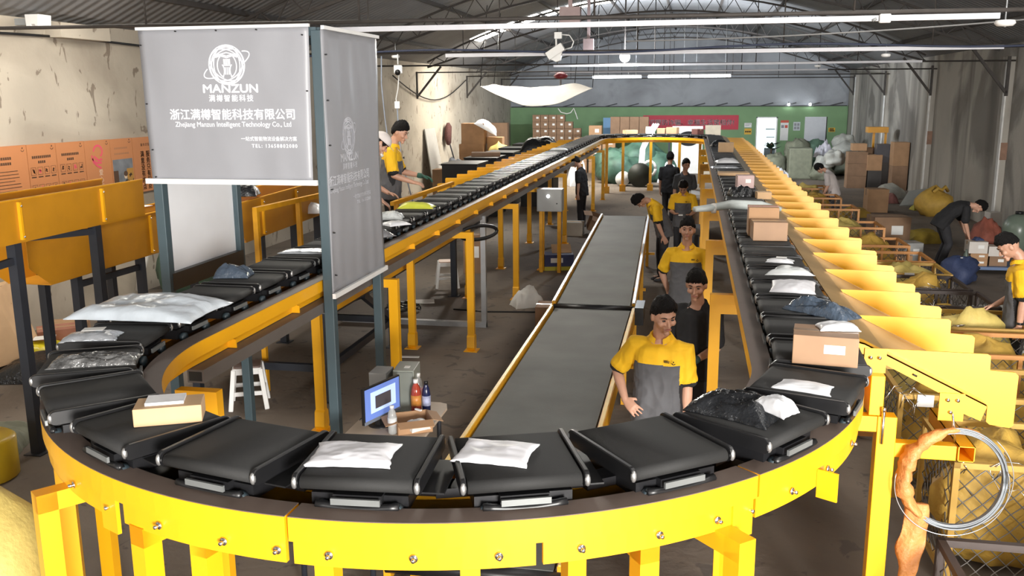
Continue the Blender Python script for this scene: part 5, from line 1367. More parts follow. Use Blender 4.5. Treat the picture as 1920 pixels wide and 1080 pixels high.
for i, (y, c) in enumerate(rows):
    if c not in protos: o = make_cage(frms[c]); protos[c] = o
    else: o = dup(protos[c])
    x = 1.56 if i == 0 else 1.98 if i == 1 else 1.92 if i == 2 else 1.80+.02*(i % 3)
    o.location = (x, y, 0)
    o['label'] = '%s framed mesh cage under the chutes, %s cage from the wire coil' % (fnm[c], ordw[i]); o['group'] = 'mesh cages under the chutes'
    # sacks inside, each its own thing
    rg = random.Random(i*7+1)
    for k in range(2):
        sx = x+.48+.98*k+rg.uniform(-.08, .08)
        s_ = sack('woven_sack', (sx, y+.47, .07), (.46, .38, .58 if (i+k) % 3 else .46), rg.uniform(-.4, .4), SACKY if (i*2+k) % 3 else SACKYP,
             'yellow woven sack inside the %s cage from the wire coil, %s half' % (ordw[i], ('chute side', 'aisle side')[k]), i*2+k, amp=.34, neck=0, group='sacks standing in the cages')
        if (i+k) % 2 == 0:
            q = MB()
            for kk in range(4):
                a = -1.9+.26*kk; r1, r2 = .445, .35
                q.tube([Vector((r1*1.06*cos(a+d_), r2*1.06*sin(a+d_), .52+.05*sin(d_*9+kk)+e_)) for d_, e_ in ((0, 0), (.06, .06), (.12, -.02), (.16, .05))], .012, 0, 4)
            build('black_stencil', q, SHK, s_, local=True)
# twisted loose wires on cage rims
for i, (x, y, z) in enumerate(((2.15, 6.83, .98), (2.12, 8.42, .99), (3.2, 13.3, 1.0), (2.9, 11.05, 1.0), (3.0, 12.2, 1.0))):
    mb = MB(); rg = random.Random(i)
    for k in range(9):
        p = Vector((x+rg.uniform(-.2, .2), y+rg.uniform(-.06, .02), z+.01)); pts = [p]
        for _ in range(4): p = p+Vector((rg.uniform(-.12, .12), rg.uniform(-.06, .06), rg.uniform(-.14, .06))); pts.append(p)
        mb.tube(pts, .004, 0, 4)
    tag(build('tie_wires', mb, CHR), 'tangle of thin tie wires on the rim of the %s cage' % ['second', 'third', 'seventh', 'fifth', 'sixth'][i], 'wires', 'tie wires on the cages')
    t_ = None
mb = MB(); mb.box((2.12, 8.385, .95), (.14, .012, .11)); mb.xf(Matrix.Identity(4)); tag(build('code_tag', mb, LABEL), 'small white tag tied on the third cage corner', 'tag')
mb = MB(); mb.box((2.62, 14.37, .98), (.24, .01, .07)); tag(build('cage_label', mb, LABEL), 'white paper label on the rim of the eighth cage, chute side', 'label'); mb = MB(); mb.box((3.25, 14.37, .98), (.14, .01, .06)); tag(build('cage_label', mb, LABEL), 'white paper label on the rim of the eighth cage, aisle side', 'label')

# ================================================================== the sack aisle by the streaked wall
sack('woven_sack', (7.25, 29.6, 0), (.56, .5, .48), .3, SACKY, 'full yellow woven sack with a folded top beside the streaked wall', 31, amp=.22, neck=.25, tie=False)
mb = MB(); mb.tube([(7.0, 29.3, .74), (7.1, 29.25, .86), (7.25, 29.3, .80), (7.35, 29.3, .90), (7.5, 29.4, .76)], .05, 0, 8); o = build('folded_top', mb, SACKY, [x for x in COL.objects if str(x.get('label')).startswith('full yellow woven')][0])
sack('woven_sack', (5.22, 19.0, 0), (.34, .30, .30), .5, SACKB, 'navy blue sack in front of the person in black', 32, amp=.38, neck=.3)
t = thing('low_trolley', 'low blue-edged trolley stacked with white and brown boxes', 'trolley', (5.95, 20.2, 0))
mb = MB(); mb.bb(5.52, 6.75, 19.9, 20.6, .10, .16); build('deck', mb, M('blue_table_edge', (.10, .16, .30), .5, var=.05), t)
for x in (5.6, 6.67):
    for y in (19.97, 20.53): mb = MB(); mb.cyl((x-.02, y, .05), (x+.02, y, .05), .05, 0, 12); build('caster', mb, DKB, t)
WB = M('white_box_card', (.62, .58, .54), .7, var=.05)
carton('carton', (5.83, 20.15, .16), (.34, .30, .13), .02, 'lowest brown box of the stack on the low trolley', CARD)
carton('carton', (5.83, 20.15, .29), (.34, .30, .13), .05, 'second brown box of the stack on the low trolley', CARD)
carton('carton', (5.80, 20.15, .42), (.36, .32, .24), .03, 'white box under the hands of the person in black', WB, seed=3)
carton('carton', (6.22, 20.2, .16), (.34, .30, .20), .0, 'brown box beside the stack on the low trolley', CARD2)
carton('carton', (6.22, 20.2, .36), (.40, .30, .20), .0, 'low white box beside the taller white box', WB)
mailer('blue_glove', (5.84, 20.2, .66), .2, .14, .08, .3, SACKB, 'blue cloth lying on the white box', 2, 'cloth', slip=False)
t = thing('drink_bottle', 'clear bottle with a white label on the low trolley corner', 'bottle', (5.58, 20.0, .16)); mb = MB(); mb.lathe((5.58, 20.0, .16), [(.05, 0), (.055, .02), (.055, .22), (.02, .30), (.02, .34)], 0, 12); build('bottle_body', mb, M('green_glass_plastic', (.10, .13, .11), .2, var=0), t); mb = MB(); mb.lathe((5.58, 20.0, .22), [(.057, 0), (.057, .11)], 0, 12); build('wrap_label', mb, LABEL, t)
sack('woven_sack', (6.35, 21.4, 0), (.36, .32, .52), .2, M('rust_cloth_sack', (.24, .07, .045), .75, var=.2, bump=.3), 'rust red sack behind the white boxes', 33, amp=.35, neck=.2, tie=False)
t = thing('gas_tank', 'grey-green round tank by the streaked wall at the picture edge', 'tank', (7.55, 23.2, 0)); mb = MB(); mb.lathe((7.55, 23.2, 0), [(.24, 0), (.30, .08), (.34, .45), (.33, .62), (.22, .80), (.08, .86)], 0, 22); build('tank_body', mb, M('green_grey_plastic', (.16, .20, .16), .3, var=.06), t); mb = MB(); mb.lathe((7.55, 23.2, .86), [(.09, 0), (.09, .06), (.03, .07)], 0, 14); build('lid', mb, BLKP, t)
t = thing('paper_stack', 'white cardboard sleeves leaning by the pilaster foot', 'card', (7.6, 25.3, 0)); mb = MB(); mb.box((7.62, 25.3, .48), (.30, .30, .34), rz=.2); mb.box((7.62, 25.3, .155), (.34, .34, .31), rz=.2); build('stack_body', mb, WB, t)
mailer('woven_sack', (4.75, 14.0, 0), 1.3, .9, .22, .2, SACKW, 'flat grey-white sack on the aisle floor behind the watch-wearing person', 40, 'sack', slip=False)
mailer('woven_sack', (4.95, 16.2, 0), 1.2, .7, .16, .1, SACKW, 'pale empty sack spread on the aisle floor by the navy sack', 41, 'sack', slip=False)
mailer('woven_sack', (4.45, 12.9, 0), .7, .5, .2, .6, SACKY, 'yellow sack lying on the aisle floor beside the pale sacks', 42, 'sack', slip=False)
mailer('film_pack', (4.95, 10.8, 0), .9, .5, .2, .3, M('lime_film', (.55, .55, .02), .3, var=.15), 'lime yellow pack on the floor behind the watch-wearing person', 43, 'pack', slip=False)
carton('carton', (5.35, 11.6, 0), (.8, .6, .35), .3, 'flat tan carton on the floor at the picture edge behind the polo person', CARDL)
mailer('woven_sack', (4.4, 9.4, 0), .8, .6, .3, .3, SACKG, 'dark green sack on the aisle floor by the near cages', 44, 'sack', slip=False)
carton('carton', (4.75, 23.6, 0), (.85, .7, .72), .1, 'brown carton standing on the aisle floor beside an orange cage', CARD2)
mailer('woven_sack', (5.75, 24.2, 0), 1.0, .7, .35, .3, M('mustard_sack', (.34, .24, .03), .7, var=.2, bump=.3), 'mustard sack lying beside the aisle carton', 45, 'sack', slip=False)
carton('carton', (4.75, 21.2, 0), (.42, .42, .45), .2, 'grey-white box on the aisle floor left of the bending person', M('grey_box_card', (.33, .33, .32), .7, var=.1))
carton('carton', (4.35, 20.3, 0), (.4, .36, .3), .5, 'small tan box on the aisle floor by an orange cage', CARD)
mailer('woven_sack', (4.3, 18.9, 0), 1.2, .8, .28, .6, SACKY, 'rumpled yellow sack on the floor at the feet of the bending person', 46, 'sack', slip=False)
mailer('woven_sack', (4.25, 21.9, 0), .7, .5, .4, 1.1, SACKY, 'upright-folded yellow sack by the small tan box', 47, 'sack', slip=False)
# ================================================================== the far end
# red slogan banner and small notices on the green partition
REDB = M('red_banner_cloth', (.55, .035, .065), .6, var=.03)
bn = thing('slogan_banner', 'red cloth banner with white slogan on the green partition', 'banner', (0, yg-.1, 1.9))
mb = MB(); mb.bb(-2.75, 2.42, yg-.135, yg-.12, 1.74, 2.52); build('banner_cloth', mb, REDB, bn)
lettering('亮双眼防诈骗、幸福生活常相伴!', .335, frame4((-.28, yg-.137, 2.11), (1,0,0), (0,0,1)), M('banner_white', (.85, .82, .82), .6, var=0), 'lettering', bn, off=.006, sx=1.04)
def notice(x0, x1, z0, z1, base, label, bits=(), nm='wall_notice'):
    t = thing(nm, label, 'notice', ((x0+x1)/2, yg-.1, z0)); mb = MB(); mb.bb(x0, x1, yg-.125, yg-.11, z0, z1); build('sheet', mb, base, t)
    for a, b, c, d, m_ in bits:
        mb = MB(); mb.bb(x0+(x1-x0)*a, x0+(x1-x0)*b, yg-.128, yg-.126, z0+(z1-z0)*c, z0+(z1-z0)*d); build('print_block', mb, m_, t)
YN = M('yellow_notice', (.70, .42, .04), .6, var=.02); GN = M('grey_print', (.28, .28, .31), .6, var=0); RN = M('red_print', (.60, .10, .06), .6, var=0)
notice(2.74, 3.12, 1.86, 2.10, LABEL, 'white notice above the yellow notice beside the office doorway', [(.1, .9, .7, .8, GN), (.1, .7, .4, .5, GN)])
notice(2.75, 3.13, 1.48, 1.80, YN, 'yellow notice with dark characters between banner and doorway', [(.12, .32, .35, .6, SHK), (.4, .6, .35, .6, SHK), (.68, .88, .35, .6, SHK)])
notice(4.64, 5.06, 1.16, 2.24, LABEL, 'tall white notice with an orange-red heading right of the doorway', [(0, 1, .88, 1, RN), (.1, .45, .62, .76, GN), (.55, .9, .62, .76, RN)])
notice(5.31, 5.67, 1.69, 2.15, M('pale_grey_notice', (.55, .60, .62), .6), 'grey white notice with four dark squares beside the white door', [(.12, .45, .55, .85, GN), (.55, .88, .55, .85, GN), (.12, .45, .15, .45, GN), (.55, .88, .15, .45, GN)])
notice(6.05, 6.42, 1.47, 1.85, GN, 'grey printed sheet on the white door', [(.08, .42, .54, .92, LABEL), (.54, .9, .1, .45, LABEL)], 'door_notice')
notice(7.14, 7.48, 1.62, 1.84, YN, 'small yellow notice right of the white door', [(.15, .8, .55, .8, SHK), (.15, .9, .15, .4, SHK)])
mb = MB(); mb.bb(-4.75, -4.25, 50.0, 50.08, 0, 2.45); tag(build('blue_board', mb, M('light_blue_board', (.22, .42, .68), .6, var=.03)), 'upright light blue board beside the stacked brown cartons', 'board')
# cartons stacked on a table behind the far bend
t = thing('steel_table', 'dark table carrying tall cartons behind the far bend', 'table', (-3.1, 45.2, 0)); mb = MB(); mb.bb(-4.0, -1.0, 44.7, 45.7, 1.60, 1.68); build('tabletop', mb, DKB, t)
for x in (-3.9, -1.1):
    for y in (44.8, 45.6): mb = MB(); mb.bb(x-.04, x+.04, y-.04, y+.04, 0, 1.60); build('leg', mb, DKB, t)
c0 = carton('carton', (0, 0, 0), (.44, .5, .93), 0, 'x', CARD2, lab=False)
cw = ['nearest the blue board', 'second from the blue board', 'third from the blue board', 'fourth from the blue board']
for k in range(4):
    o = c0 if k == 0 else dup(c0)
    o.location = (-3.70+.46*k, 45.2, 1.68); o['label'] = 'tall brown carton on the table behind the far bend, ' + cw[k]; o['group'] = 'tall cartons behind the far bend'
# wall of labelled cartons against the green partition
c1 = carton('carton', (0, 0, 0), (.395, .4, .33), 0, 'x', CARD2)
rn = ['bottom', 'second', 'third', 'fourth', 'fifth', 'sixth', 'seventh', 'eighth']; cn_ = ['first', 'second', 'third', 'fourth', 'fifth', 'sixth']
k = 0
for c in range(6):
    for r in range(8 if c < 4 else 7 if c == 4 else 6):
        o = c1 if k == 0 else dup(c1); k += 1
        o.location = (-7.85+.415*c, 47.0+.03*((c*3+r) % 3), .335*r); o['label'] = 'brown carton by the green wall, %s row, %s column from the cream wall' % (rn[r], cn_[c]); o['group'] = 'labelled carton stack by the green wall'
c2 = carton('carton', (0, 0, 0), (.60, .55, .55), .02, 'x', CARD, labside=-1)
for k, (x, z, lb) in enumerate(((-5.25, 0, 'bottom box beside the tall stack'), (-5.25, .56, 'second box beside the tall stack'), (-5.25, 1.12, 'third box beside the tall stack'), (-4.55, 0, 'bottom box of the middle pair'), (-4.55, .56, 'middle box of the middle column'), (-4.55, 1.12, 'top labelled box of the middle column'), (-4.55, 1.68, 'topmost plain box over the middle column'), (-3.9, .0, 'bottom box of the end column'), (-3.9, .56, 'middle box of the end column'), (-3.9, 1.12, 'top box of the end column'))):
    o = c2 if k == 0 else dup(c2); o.location = (x, 44.2, z); o['label'] = 'tan labelled carton before the green wall, ' + lb; o['group'] = 'tan labelled cartons before the green wall'
mb = MB(); mb.tube([(-6.75, 46.9, 3.0), (-6.6, 46.9, 2.80), (-6.3, 46.9, 2.73), (-6.1, 46.9, 2.78), (-5.95, 46.9, 3.0), (-5.85, 46.9, 2.75), (-5.75, 46.9, 2.45)], .05, 0, 6, flat=.5); tag(build('packing_tube', mb, PAPER), 'white curved packing strip on top of the labelled carton stack', 'packing strip')
t = thing('board_stack', 'tall brown board stack between the pale cartons and green wall', 'boards', (-9.6, 43, 0)); mb = MB()
mb.bb(-9.9, -8.9, 44.5, 44.9, 0, 2.35); build('boards', mb, CARD2, t)
# pile by the cream wall
pp_ = [((-8.55, 35.6, 0), (.95, .7, .95), CARD, 'bottom carton of the tall pile by the bright cream wall'), ((-8.52, 35.6, .95), (.95, .7, .85), CARD, 'middle carton of the tall pile by the bright cream wall'), ((-8.45, 35.6, 1.80), (.90, .66, .80), CARD, 'top carton of the tall pile by the bright cream wall'),
       ((-7.7, 35.9, 0), (.65, .6, 1.5), CARD2, 'upright brown carton at the side of the tall pile'), ((-7.65, 35.9, 1.5), (.6, .55, .55), CARD, 'carton on the upright carton beside the tall pile'),
       ((-8.55, 31.6, 0), (.85, .6, .62), CARD, 'bottom carton of the short pile in front of the tall pile'), ((-8.55, 31.6, .62), (.85, .6, .5), CARD, 'top carton of the short pile in front of the tall pile'), ((-7.8, 31.5, 0), (.55, .5, .85), CARDL, 'pale carton at the side of the short pile')]
for p, d, m_, lb in pp_: carton('carton', p, d, .04, lb, m_, lab=False)
mailer('woven_sack', (-8.0, 35.6, 2.35), 1.0, .7, .35, .2, WHTB, 'white sheet sack on top of the tall pile', 51, 'sack', slip=False, tilt=(0, .5))
mailer('woven_sack', (-8.2, 31.6, 1.12), 1.0, .8, .22, -.2, PAPER, 'white sheet thrown over the short pile', 52, 'sheet', slip=False, tilt=(0, .35))
sack('woven_sack', (-7.35, 35.0, 1.0), (.42, .4, .5), .2, SACKYP, 'tan sack hanging at the side of the tall pile', 53)
mailer('film_pack', (-7.35, 28.6, 1.2), .8, .6, .5, .1, WHTB, 'white film bundle in front of the short pile', 54, 'pack', slip=False, wrinkle=.6)
mailer('film_pack', (-6.9, 31.2, 1.0), .6, .5, .6, .1, WHTB, 'grey white film bundle between the short pile and black bins', 55, 'pack', slip=False, wrinkle=.6)
# black bins along the wall-side chutes
b0 = thing('black_bin', 'x', 'bin'); mb = MB(); mb.bb(-.5, .5, -.7, .7, 0, 1.75); build('bin_body', mb, M('black_bin_sheet', (.022, .022, .023), .6, var=.1), b0, local=True); mb = MB()
mb.bb(-.52, .52, -.72, .72, 1.75, 1.80); build('rim', mb, BLKM, b0, local=True)
for k, lb in enumerate(('nearest the white film bundle', 'second along', 'third along', 'fourth along', 'furthest, by the carton stack')):
    o = b0 if k == 0 else dup(b0); o.location = (-6.35, 25.6+2.6*k, 0); o['label'] = 'black sheet bin beside the wall-side chutes, ' + lb; o['group'] = 'black bins by the wall-side chutes'
carton('carton', (-6.35, 28.3, 1.80), (.9, .6, .12), .2, 'flattened carton lying on a black bin', CARD2, lab=False)
mailer('woven_sack', (-5.0, 30.8, 1.8), 1.4, 1.0, .5, .1, BLKF, 'black cover bulging beside the far wall-side chutes', 57, 'cover', slip=False)
mb = MB(); mb.bb(-5.6, -4.5, 30.2, 31.4, 0, 1.78); tag(build('black_crate', mb, M('black_crate_sheet', (.02, .02, .02), .6)), 'black crate under the bulging black cover', 'crate')
# duster and white board on the cream wall
t = thing('duster', 'reddish brown long-handled duster hanging on the cream wall', 'duster', (-10.1, 37.8, .5)); mb = MB(); mb.tube([(-10.12, 37.9, 2.55), (-10.1, 37.9, 2.4), (-10.1, 37.8, 2.0), (-10.1, 37.9, 1.7), (-10.12, 37.9, 1.62)], [.08, .26, .28, .2, .06], 0, 10, flat=.5, up=(1,0,0)); mb.v = [tuple(Vector(p)+Vector((0, nz(p, 5, 1)*.12, 0))) for p in mb.v]; build('duster_head', mb, M('maroon_fibre', (.09, .035, .03), .9, var=.3, scale=20), t)
mb = MB(); mb.tube([(-10.12, 38.1, 1.7), (-10.12, 39.3, .5)], .03, 0, 6); build('handle', mb, DKB, t)
mb = MB(); mb.beam((-9.75, 34.9, .02), (-10.18, 35.2, 2.45), .9, .05, up=(1,0,0)); mb = MB(); vs = [(-9.8, 34.5, 0), (-9.8, 36.2, 0), (-10.22, 36.2, 2.4), (-10.22, 34.8, 2.4)]; mb.add(vs+[(x-.04, y, z) for x, y, z in vs], [(0,1,2,3),(7,6,5,4),(0,4,5,1),(1,5,6,2),(2,6,7,3),(3,7,4,0)]); tag(build('white_board', mb, M('grey_white_board', (.46, .45, .43), .6, var=.05)), 'tall white board leaning on the cream wall beside the duster', 'board')
# under the far bend
for k, (x, y, r, lb) in enumerate(((-3.0, 39.0, (.9, .7, .75), 'nearest the left leg'), (-2.2, 40.2, (1.1, .8, .95), 'largest, in the middle'), (-3.4, 40.8, (.9, .8, .8), 'behind the nearest'), (-1.4, 40.0, (.8, .7, .7), 'by the black drum'))):
    sack('woven_sack', (x, y, 0), r, .3*k, M('dark_green_sack', (.045, .10, .07), .6, var=.4, scale=3, bump=.3), 'green woven sack heaped beyond the far bend, ' + lb, 60+k, amp=.34, neck=0, tie=False)
t = thing('hose_reel', 'black drum on its side with white curved hoses beyond the far bend', 'hose reel', (-2.0, 37.6, 0)); mb = MB(); mb.cyl((-2.05, 37.2, .48), (-2.05, 37.7, .48), .47, 0, 28); build('drum', mb, M('dark_olive_drum', (.02, .024, .018), .5), t)
mb = MB(); mb.cyl((-2.75, 37.5, .3), (-2.75, 38.0, .3), .29, 0, 20); build('white_roll', mb, PAPER, t)
for k in range(3):
    mb = MB(); mb.tube([(-1.9+.07*k, 37.9, .3), (-2.1+.08*k, 37.9, .9), (-2.05+.07*k, 37.9, 1.5), (-1.85+.09*k, 37.9, 2.0), (-1.55+.09*k, 37.9, 2.5)], .045, 0, 8); build('hose', mb, PAPER, t)
mb = MB(); mb.tube([(-1.7+.25*cos(a), 37.9, .7+.3*sin(a)) for a in [2*pi*i/16 for i in range(17)]], .06, 0, 8); build('hose', mb, PAPER, t)
mailer('film_pack', (-.9, 39.2, .0), .9, .7, .8, .4, WHTB, 'white film bundles between drum and yellow leg beyond the bend', 65, 'pack', slip=False, wrinkle=.7)
mailer('film_pack', (-4.6, 37.6, .0), .8, .6, .9, .4, WHTB, 'white film bundle by the left legs of the far bend', 66, 'pack', slip=False, wrinkle=.7)
t = thing('display_stand', 'white display sheet with a dark oval emblem beyond the far bend', 'display', (-.25, 44.2, 0)); mb = MB(); mb.bb(-.95, .45, 44.2, 44.26, 0, 2.2); build('sheet', mb, PAPER, t)
mb = MB(); mb.prism([(-.2+.5*cos(a), 1.62+.34*sin(a)) for a in [2*pi*k/28 for k in range(28)]], 44.18, 44.2, 0, 'y'); build('oval_emblem', mb, SHK, t)
mb = MB(); mb.bb(-.5, .1, 44.165, 44.18, 1.55, 1.70); build('print_block', mb, M('grey_print_pale', (.4, .4, .42), .6, var=0), t)
mb = MB(); mb.bb(.55, 1.25, 43.9, 43.95, 1.0, 2.25); mb.bb(.55, 1.25, 43.9, 44.3, 0, 1.0); tag(build('notice_cabinet', mb, M('beige_cabinet', (.45, .38, .28), .6)), 'beige cabinet with a pale back panel beyond the far bend', 'cabinet')
t = thing('wooden_desk', 'brown wooden desk with papers under the chute run', 'desk', (.35, 24.4, 0)); mb = MB(); mb.bb(-.05, .30, 22.4, 26.0, 1.18, 1.22); build('desktop', mb, M('pale_desktop', (.42, .36, .28), .6), t); mb = MB(); mb.bb(0, .27, 22.6, 25.8, .05, 1.18); build('desk_body', mb, M('brown_wood', (.15, .09, .05), .6, var=.2), t)
mb = MB(); mb.bb(.0, .22, 23.0, 24.2, 1.221, 1.235); tag(build('paper_sheets', mb, PAPER), 'white papers spread on the wooden desk', 'paper')
t = thing('dark_bench', 'dark metal bench in front of the wooden desk', 'bench', (.2, 17.5, 0)); mb = MB(); mb.bb(-.02, .22, 18.8, 20.4, .82, .86); build('bench_top', mb, DKB, t)
for y in (18.9, 20.3): mb = MB(); mb.bb(.0, .2, y-.02, y+.02, 0, .82); build('leg', mb, DKB, t)
# cabinet frames under the far chute run
# ---- heap of sacks, cartons and bales right of the office door
bale = thing('olive_bale', 'big olive wrapped bale left of the brown carton stack', 'bale', (4.6, 42.0, 0)); mb = MB(); mb.bb(4.12, 5.10, 41.6, 42.5, 0, 1.34); build('bale_body', mb, SACKO, bale, bevel=.06)
hp = [((3.7, 43.4, 0), (.5, .45, .62), SACKO, 'small olive bale beside the white chute tips'), ((5.6, 45.0, .55), (.7, .5, .6), SACKG, 'dark green bundle above the olive bale'), ((4.7, 44.4, .6), (.6, .5, .6), SACKO, 'olive bundle behind the big bale'),
      ((5.55, 41.6, .45), (.42, .4, .34), SACKW, 'grey-white sack between bale and carton stack'), ((5.5, 41.5, 0), (.5, .45, .36), SACKO, 'olive sack low between bale and carton stack'), ((6.6, 43.2, .9), (.7, .5, .38), SACKW, 'grey sack below the stack top by the wall'), ((5.75, 40.0, .75), (.55, .4, .36), SACKW, 'pale sack slumped over the carton stack'), ((6.9, 45.4, 1.1), (.7, .5, .42), SACKW, 'pale sack topmost by the wall'), ((6.6, 44.2, 0), (.8, .6, .6), SACKO, 'olive sack under the pale sacks by the wall'), ((5.6, 43.4, 0), (.6, .5, .5), SACKG, 'dark green sack under the whitish bundle')]
for k, (p, r, m_, lb) in enumerate(hp): sack('woven_sack', p, r, .2*k, m_, lb, 70+k, amp=.36, neck=0, tie=False)
mailer('film_pack', (5.75, 43.2, .85), .7, .6, .75, .5, M('mauve_white_film', (.48, .47, .52), .35, var=.15, bump=.6, bscale=12), 'whitish film bundle on top of the sack heap', 80, 'pack', slip=False, wrinkle=.7)
ly = [(0, .47), (.475, .48), (.96, .44)]
kk = 0
for r in range(3):
    carton('carton', (6.33, 38.2, ly[r][0]), (.72, .6, ly[r][1]), .01*r, 'brown carton of the aisle-side column of the big stack, %s layer' % ('bottom', 'middle', 'top')[r], CARD2, lab=False, seed=r)
DK = M('dark_grey_crate', (.05, .045, .043), .6, var=.1)
for k, (p, d, m_, lb) in enumerate((((6.98, 38.1, 0), (.50, .6, .70), DK, 'dark grey crate standing low in the big stack'), ((6.95, 38.1, .70), (.54, .6, .60), CARD, 'brown carton on the dark grey crate'), ((6.5, 38.9, 1.41), (.55, .5, .28), CARD, 'small top carton behind the big stack'), ((7.45, 38.3, 0), (.42, .6, 1.0), DK, 'second dark crate in the big stack'), ((7.30, 38.3, 1.0), (.5, .6, .70), M('slate_crate', (.06, .06, .07), .6), 'slate crate topmost in the big stack'),
      ((7.78, 37.6, 0), (.56, .7, .56), CARD2, 'bottom brown carton of the wall column'), ((7.78, 37.6, .56), (.56, .7, .37), CARD2, 'middle brown carton of the wall column'), ((7.78, 37.6, .93), (.56, .7, .88), CARD, 'tall top carton of the wall column'))):
    carton('carton', p, d, 0, lb, m_, lab=False)
t = thing('yellow_stand', 'small yellow metal stand set on top of the carton stack', 'stand', (7.2, 39.4, 1.5)); mb = MB(); mb.bb(6.85, 7.62, 39.1, 39.7, 2.10, 2.32); build('stand_top', mb, ORA, t)
for x in (7.1, 7.55): mb = MB(); mb.bb(x-.04, x+.04, 39.2, 39.3, 1.5, 2.10); build('leg', mb, ORA, t)
mb = MB(); mb.bb(6.85, 7.75, 39.0, 39.8, 0, 1.5); tag(build('carton', mb, CARD2), 'tall brown bale under the yellow metal stand', 'box')
t = thing('potted_plant', 'dark leafy plant by the olive bale and doorway', 'plant', (3.75, 46.5, 0)); mb = MB(); mb.lathe((3.75, 46.5, 0), [(.25, 0), (.35, .6), (.33, .62)], 0, 14); build('pot', mb, BLKP, t)
mb = MB(); rg = random.Random(9)
for k in range(26):
    a = rg.uniform(0, 6.28); l = rg.uniform(.35, .7); z = rg.uniform(.9, 1.35); p = Vector((3.75, 46.5, z)); d_ = Vector((cos(a), sin(a)*.6, rg.uniform(-.1, .5))).normalized(); s_ = d_.cross(Vector((0,0,1))).normalized()*.12
    mb.add([p, p+d_*l*.5+s_, p+d_*l, p+d_*l*.5-s_], [(0,1,2,3)])
build('leaves', mb, M('dark_leaf', (.02, .05, .022), .5, var=.3), t); mb = MB(); mb.cyl((3.75, 46.5, .6), (3.75, 46.5, 1.3), .04, 0, 6); build('stem', mb, M('stem_brown', (.08, .05, .03), .8), t)
mailer('film_pack', (3.75, 40.6, 0), .6, .5, .62, .3, WHTB, 'white film bundle behind the far chute tips', 81, 'pack', slip=False, wrinkle=.7)
# goods on the aisle floor further back
carton('carton', (5.7, 30.4, 0), (.62, .6, .72), .05, 'tan carton with a dark band on the aisle floor by the white-shirted person', CARD, tapemat=DK, lab=False)
mailer('woven_sack', (6.9, 34.4, 0), 1.1, .8, .5, .4, SACKW, 'pale sack slumped on the floor before the aisle stack', 90, 'sack', slip=False)
mailer('woven_sack', (6.55, 32.9, 0), .6, .5, .36, .2, M('dull_red_cloth', (.24, .10, .09), .8, var=.3), 'dull red bundle on the floor beside the pale sack', 91, 'bundle', slip=False)
t = thing('panel_board', 'grey white flat panel propped on the floor bundles by the wall', 'panel', (7.25, 32.3, 0)); mb = MB(); vs = [(6.75, 32.0, .02), (7.35, 31.8, .12), (7.8, 32.6, .55), (7.2, 32.9, .42)]; mb.add(vs+[(x, y, z-.05) for x, y, z in vs], [(0,1,2,3),(7,6,5,4),(0,4,5,1),(1,5,6,2),(2,6,7,3),(3,7,4,0)]); build('panel_sheet', mb, M('grey_panel', (.36, .37, .35), .5, var=.05), t)
mailer('film_pack', (7.1, 31.0, 0), .42, .36, .26, .2, M('acid_yellow', (.55, .50, .03), .5, var=.2), 'acid yellow pack on the floor before the pilaster', 92, 'pack', slip=False)
mailer('woven_sack', (4.9, 29.0, 0), .9, .6, .3, .3, SACKY, 'yellow sack on the floor beside the tan banded carton', 93, 'sack', slip=False)
# ================================================================== overhead: conduits, sensors, lamps
def conduit(y, xs, z, r, label, kids=()):
    t = thing('overhead_conduit', label, 'conduit', (0, y, z))
    for x0, x1 in xs: mb = MB(); mb.bb(x0, x1, y-r, y+r, z-r, z+r); build('trunking', mb, TRAYM, t)
    return t
conduit(10.4, ((-4.6, 3.0),), 4.405, .028, 'long white cable trunking on the first tie rod, overhead')
conduit(18.3, ((-4.9, 5.4),), 4.44, .035, 'white cable trunking on the second tie rod carrying the spotlight')
conduit(26.2, ((-3.9, 5.8),), 4.45, .028, 'white cable trunking on the third tie rod behind the round lamp')
conduit(34.1, ((-5.2, 4.5),), 4.46, .022, 'thin white cable trunking over the sagging cloth')
mb = MB(); mb.tube([(XL+.2, 18.25, 4.4)]+[(x, 18.22, 4.50+.05*sin(x*.9)) for x in [-9+.6*i for i in range(29)]], .022, 0, 6); tag(build('cable_run', mb, M('dark_blue_cable', (.03, .04, .08), .5)), 'dark cable tied along the second tie rod', 'cable')
mb = MB(); mb.tube([(x, 14.0, 4.42+.055*(x+1)*(x+1)*.12) for x in [-1+.4*i for i in range(23)]], .012, 0, 6); tag(build('cable_run', mb, M('grey_cable', (.2, .2, .2), .5)), 'thin grey cable sagging overhead on the streaked wall side', 'cable')
mb = MB(); mb.tube([(XL+.06, y, 4.62+.02*sin(y)) for y in [8+.8*i for i in range(12)]], .022, 0, 6); tag(build('cable_run', mb, BLKP), 'black cable strung along the cream wall above the posters', 'cable')
mb = MB(); mb.tube([(XL+.1, 31+.75*i, 4.35-.85*sin(pi*i/14)) for i in range(15)], .022, 0, 6); tag(build('cable_run', mb, BLKP), 'black cable looping down the far cream wall', 'cable')
def disc(x, y, z, label, r=.085):
    t = thing('smoke_detector', label, 'detector', (x, y, z-.06), 0)
    mb = MB(); mb.lathe((x, y, z-.07), [(.02, 0), (r*.75, .004), (r, .03), (r*.9, .06), (.03, .065)], 0, 20); build('detector_body', mb, WHT, t)
    mb = MB(); mb.lathe((x, y, z-.075), [(.012, 0), (.016, .006)], 0, 10); build('sensor_eye', mb, GREYP, t)
    mb = MB(); mb.cyl((x, y, z-.01), (x, y, z+.22), .008, 0, 6); build('drop_rod', mb, STEEL, t)
disc(3.06, 10.4, 4.37, 'white round detector hanging on the first tie rod near the picture edge', .10)
disc(3.42, 18.3, 4.36, 'white round detector on the second tie rod, streaked wall side'); disc(-5.95, 18.3, 4.47, 'white round detector on the second tie rod, cream wall side')
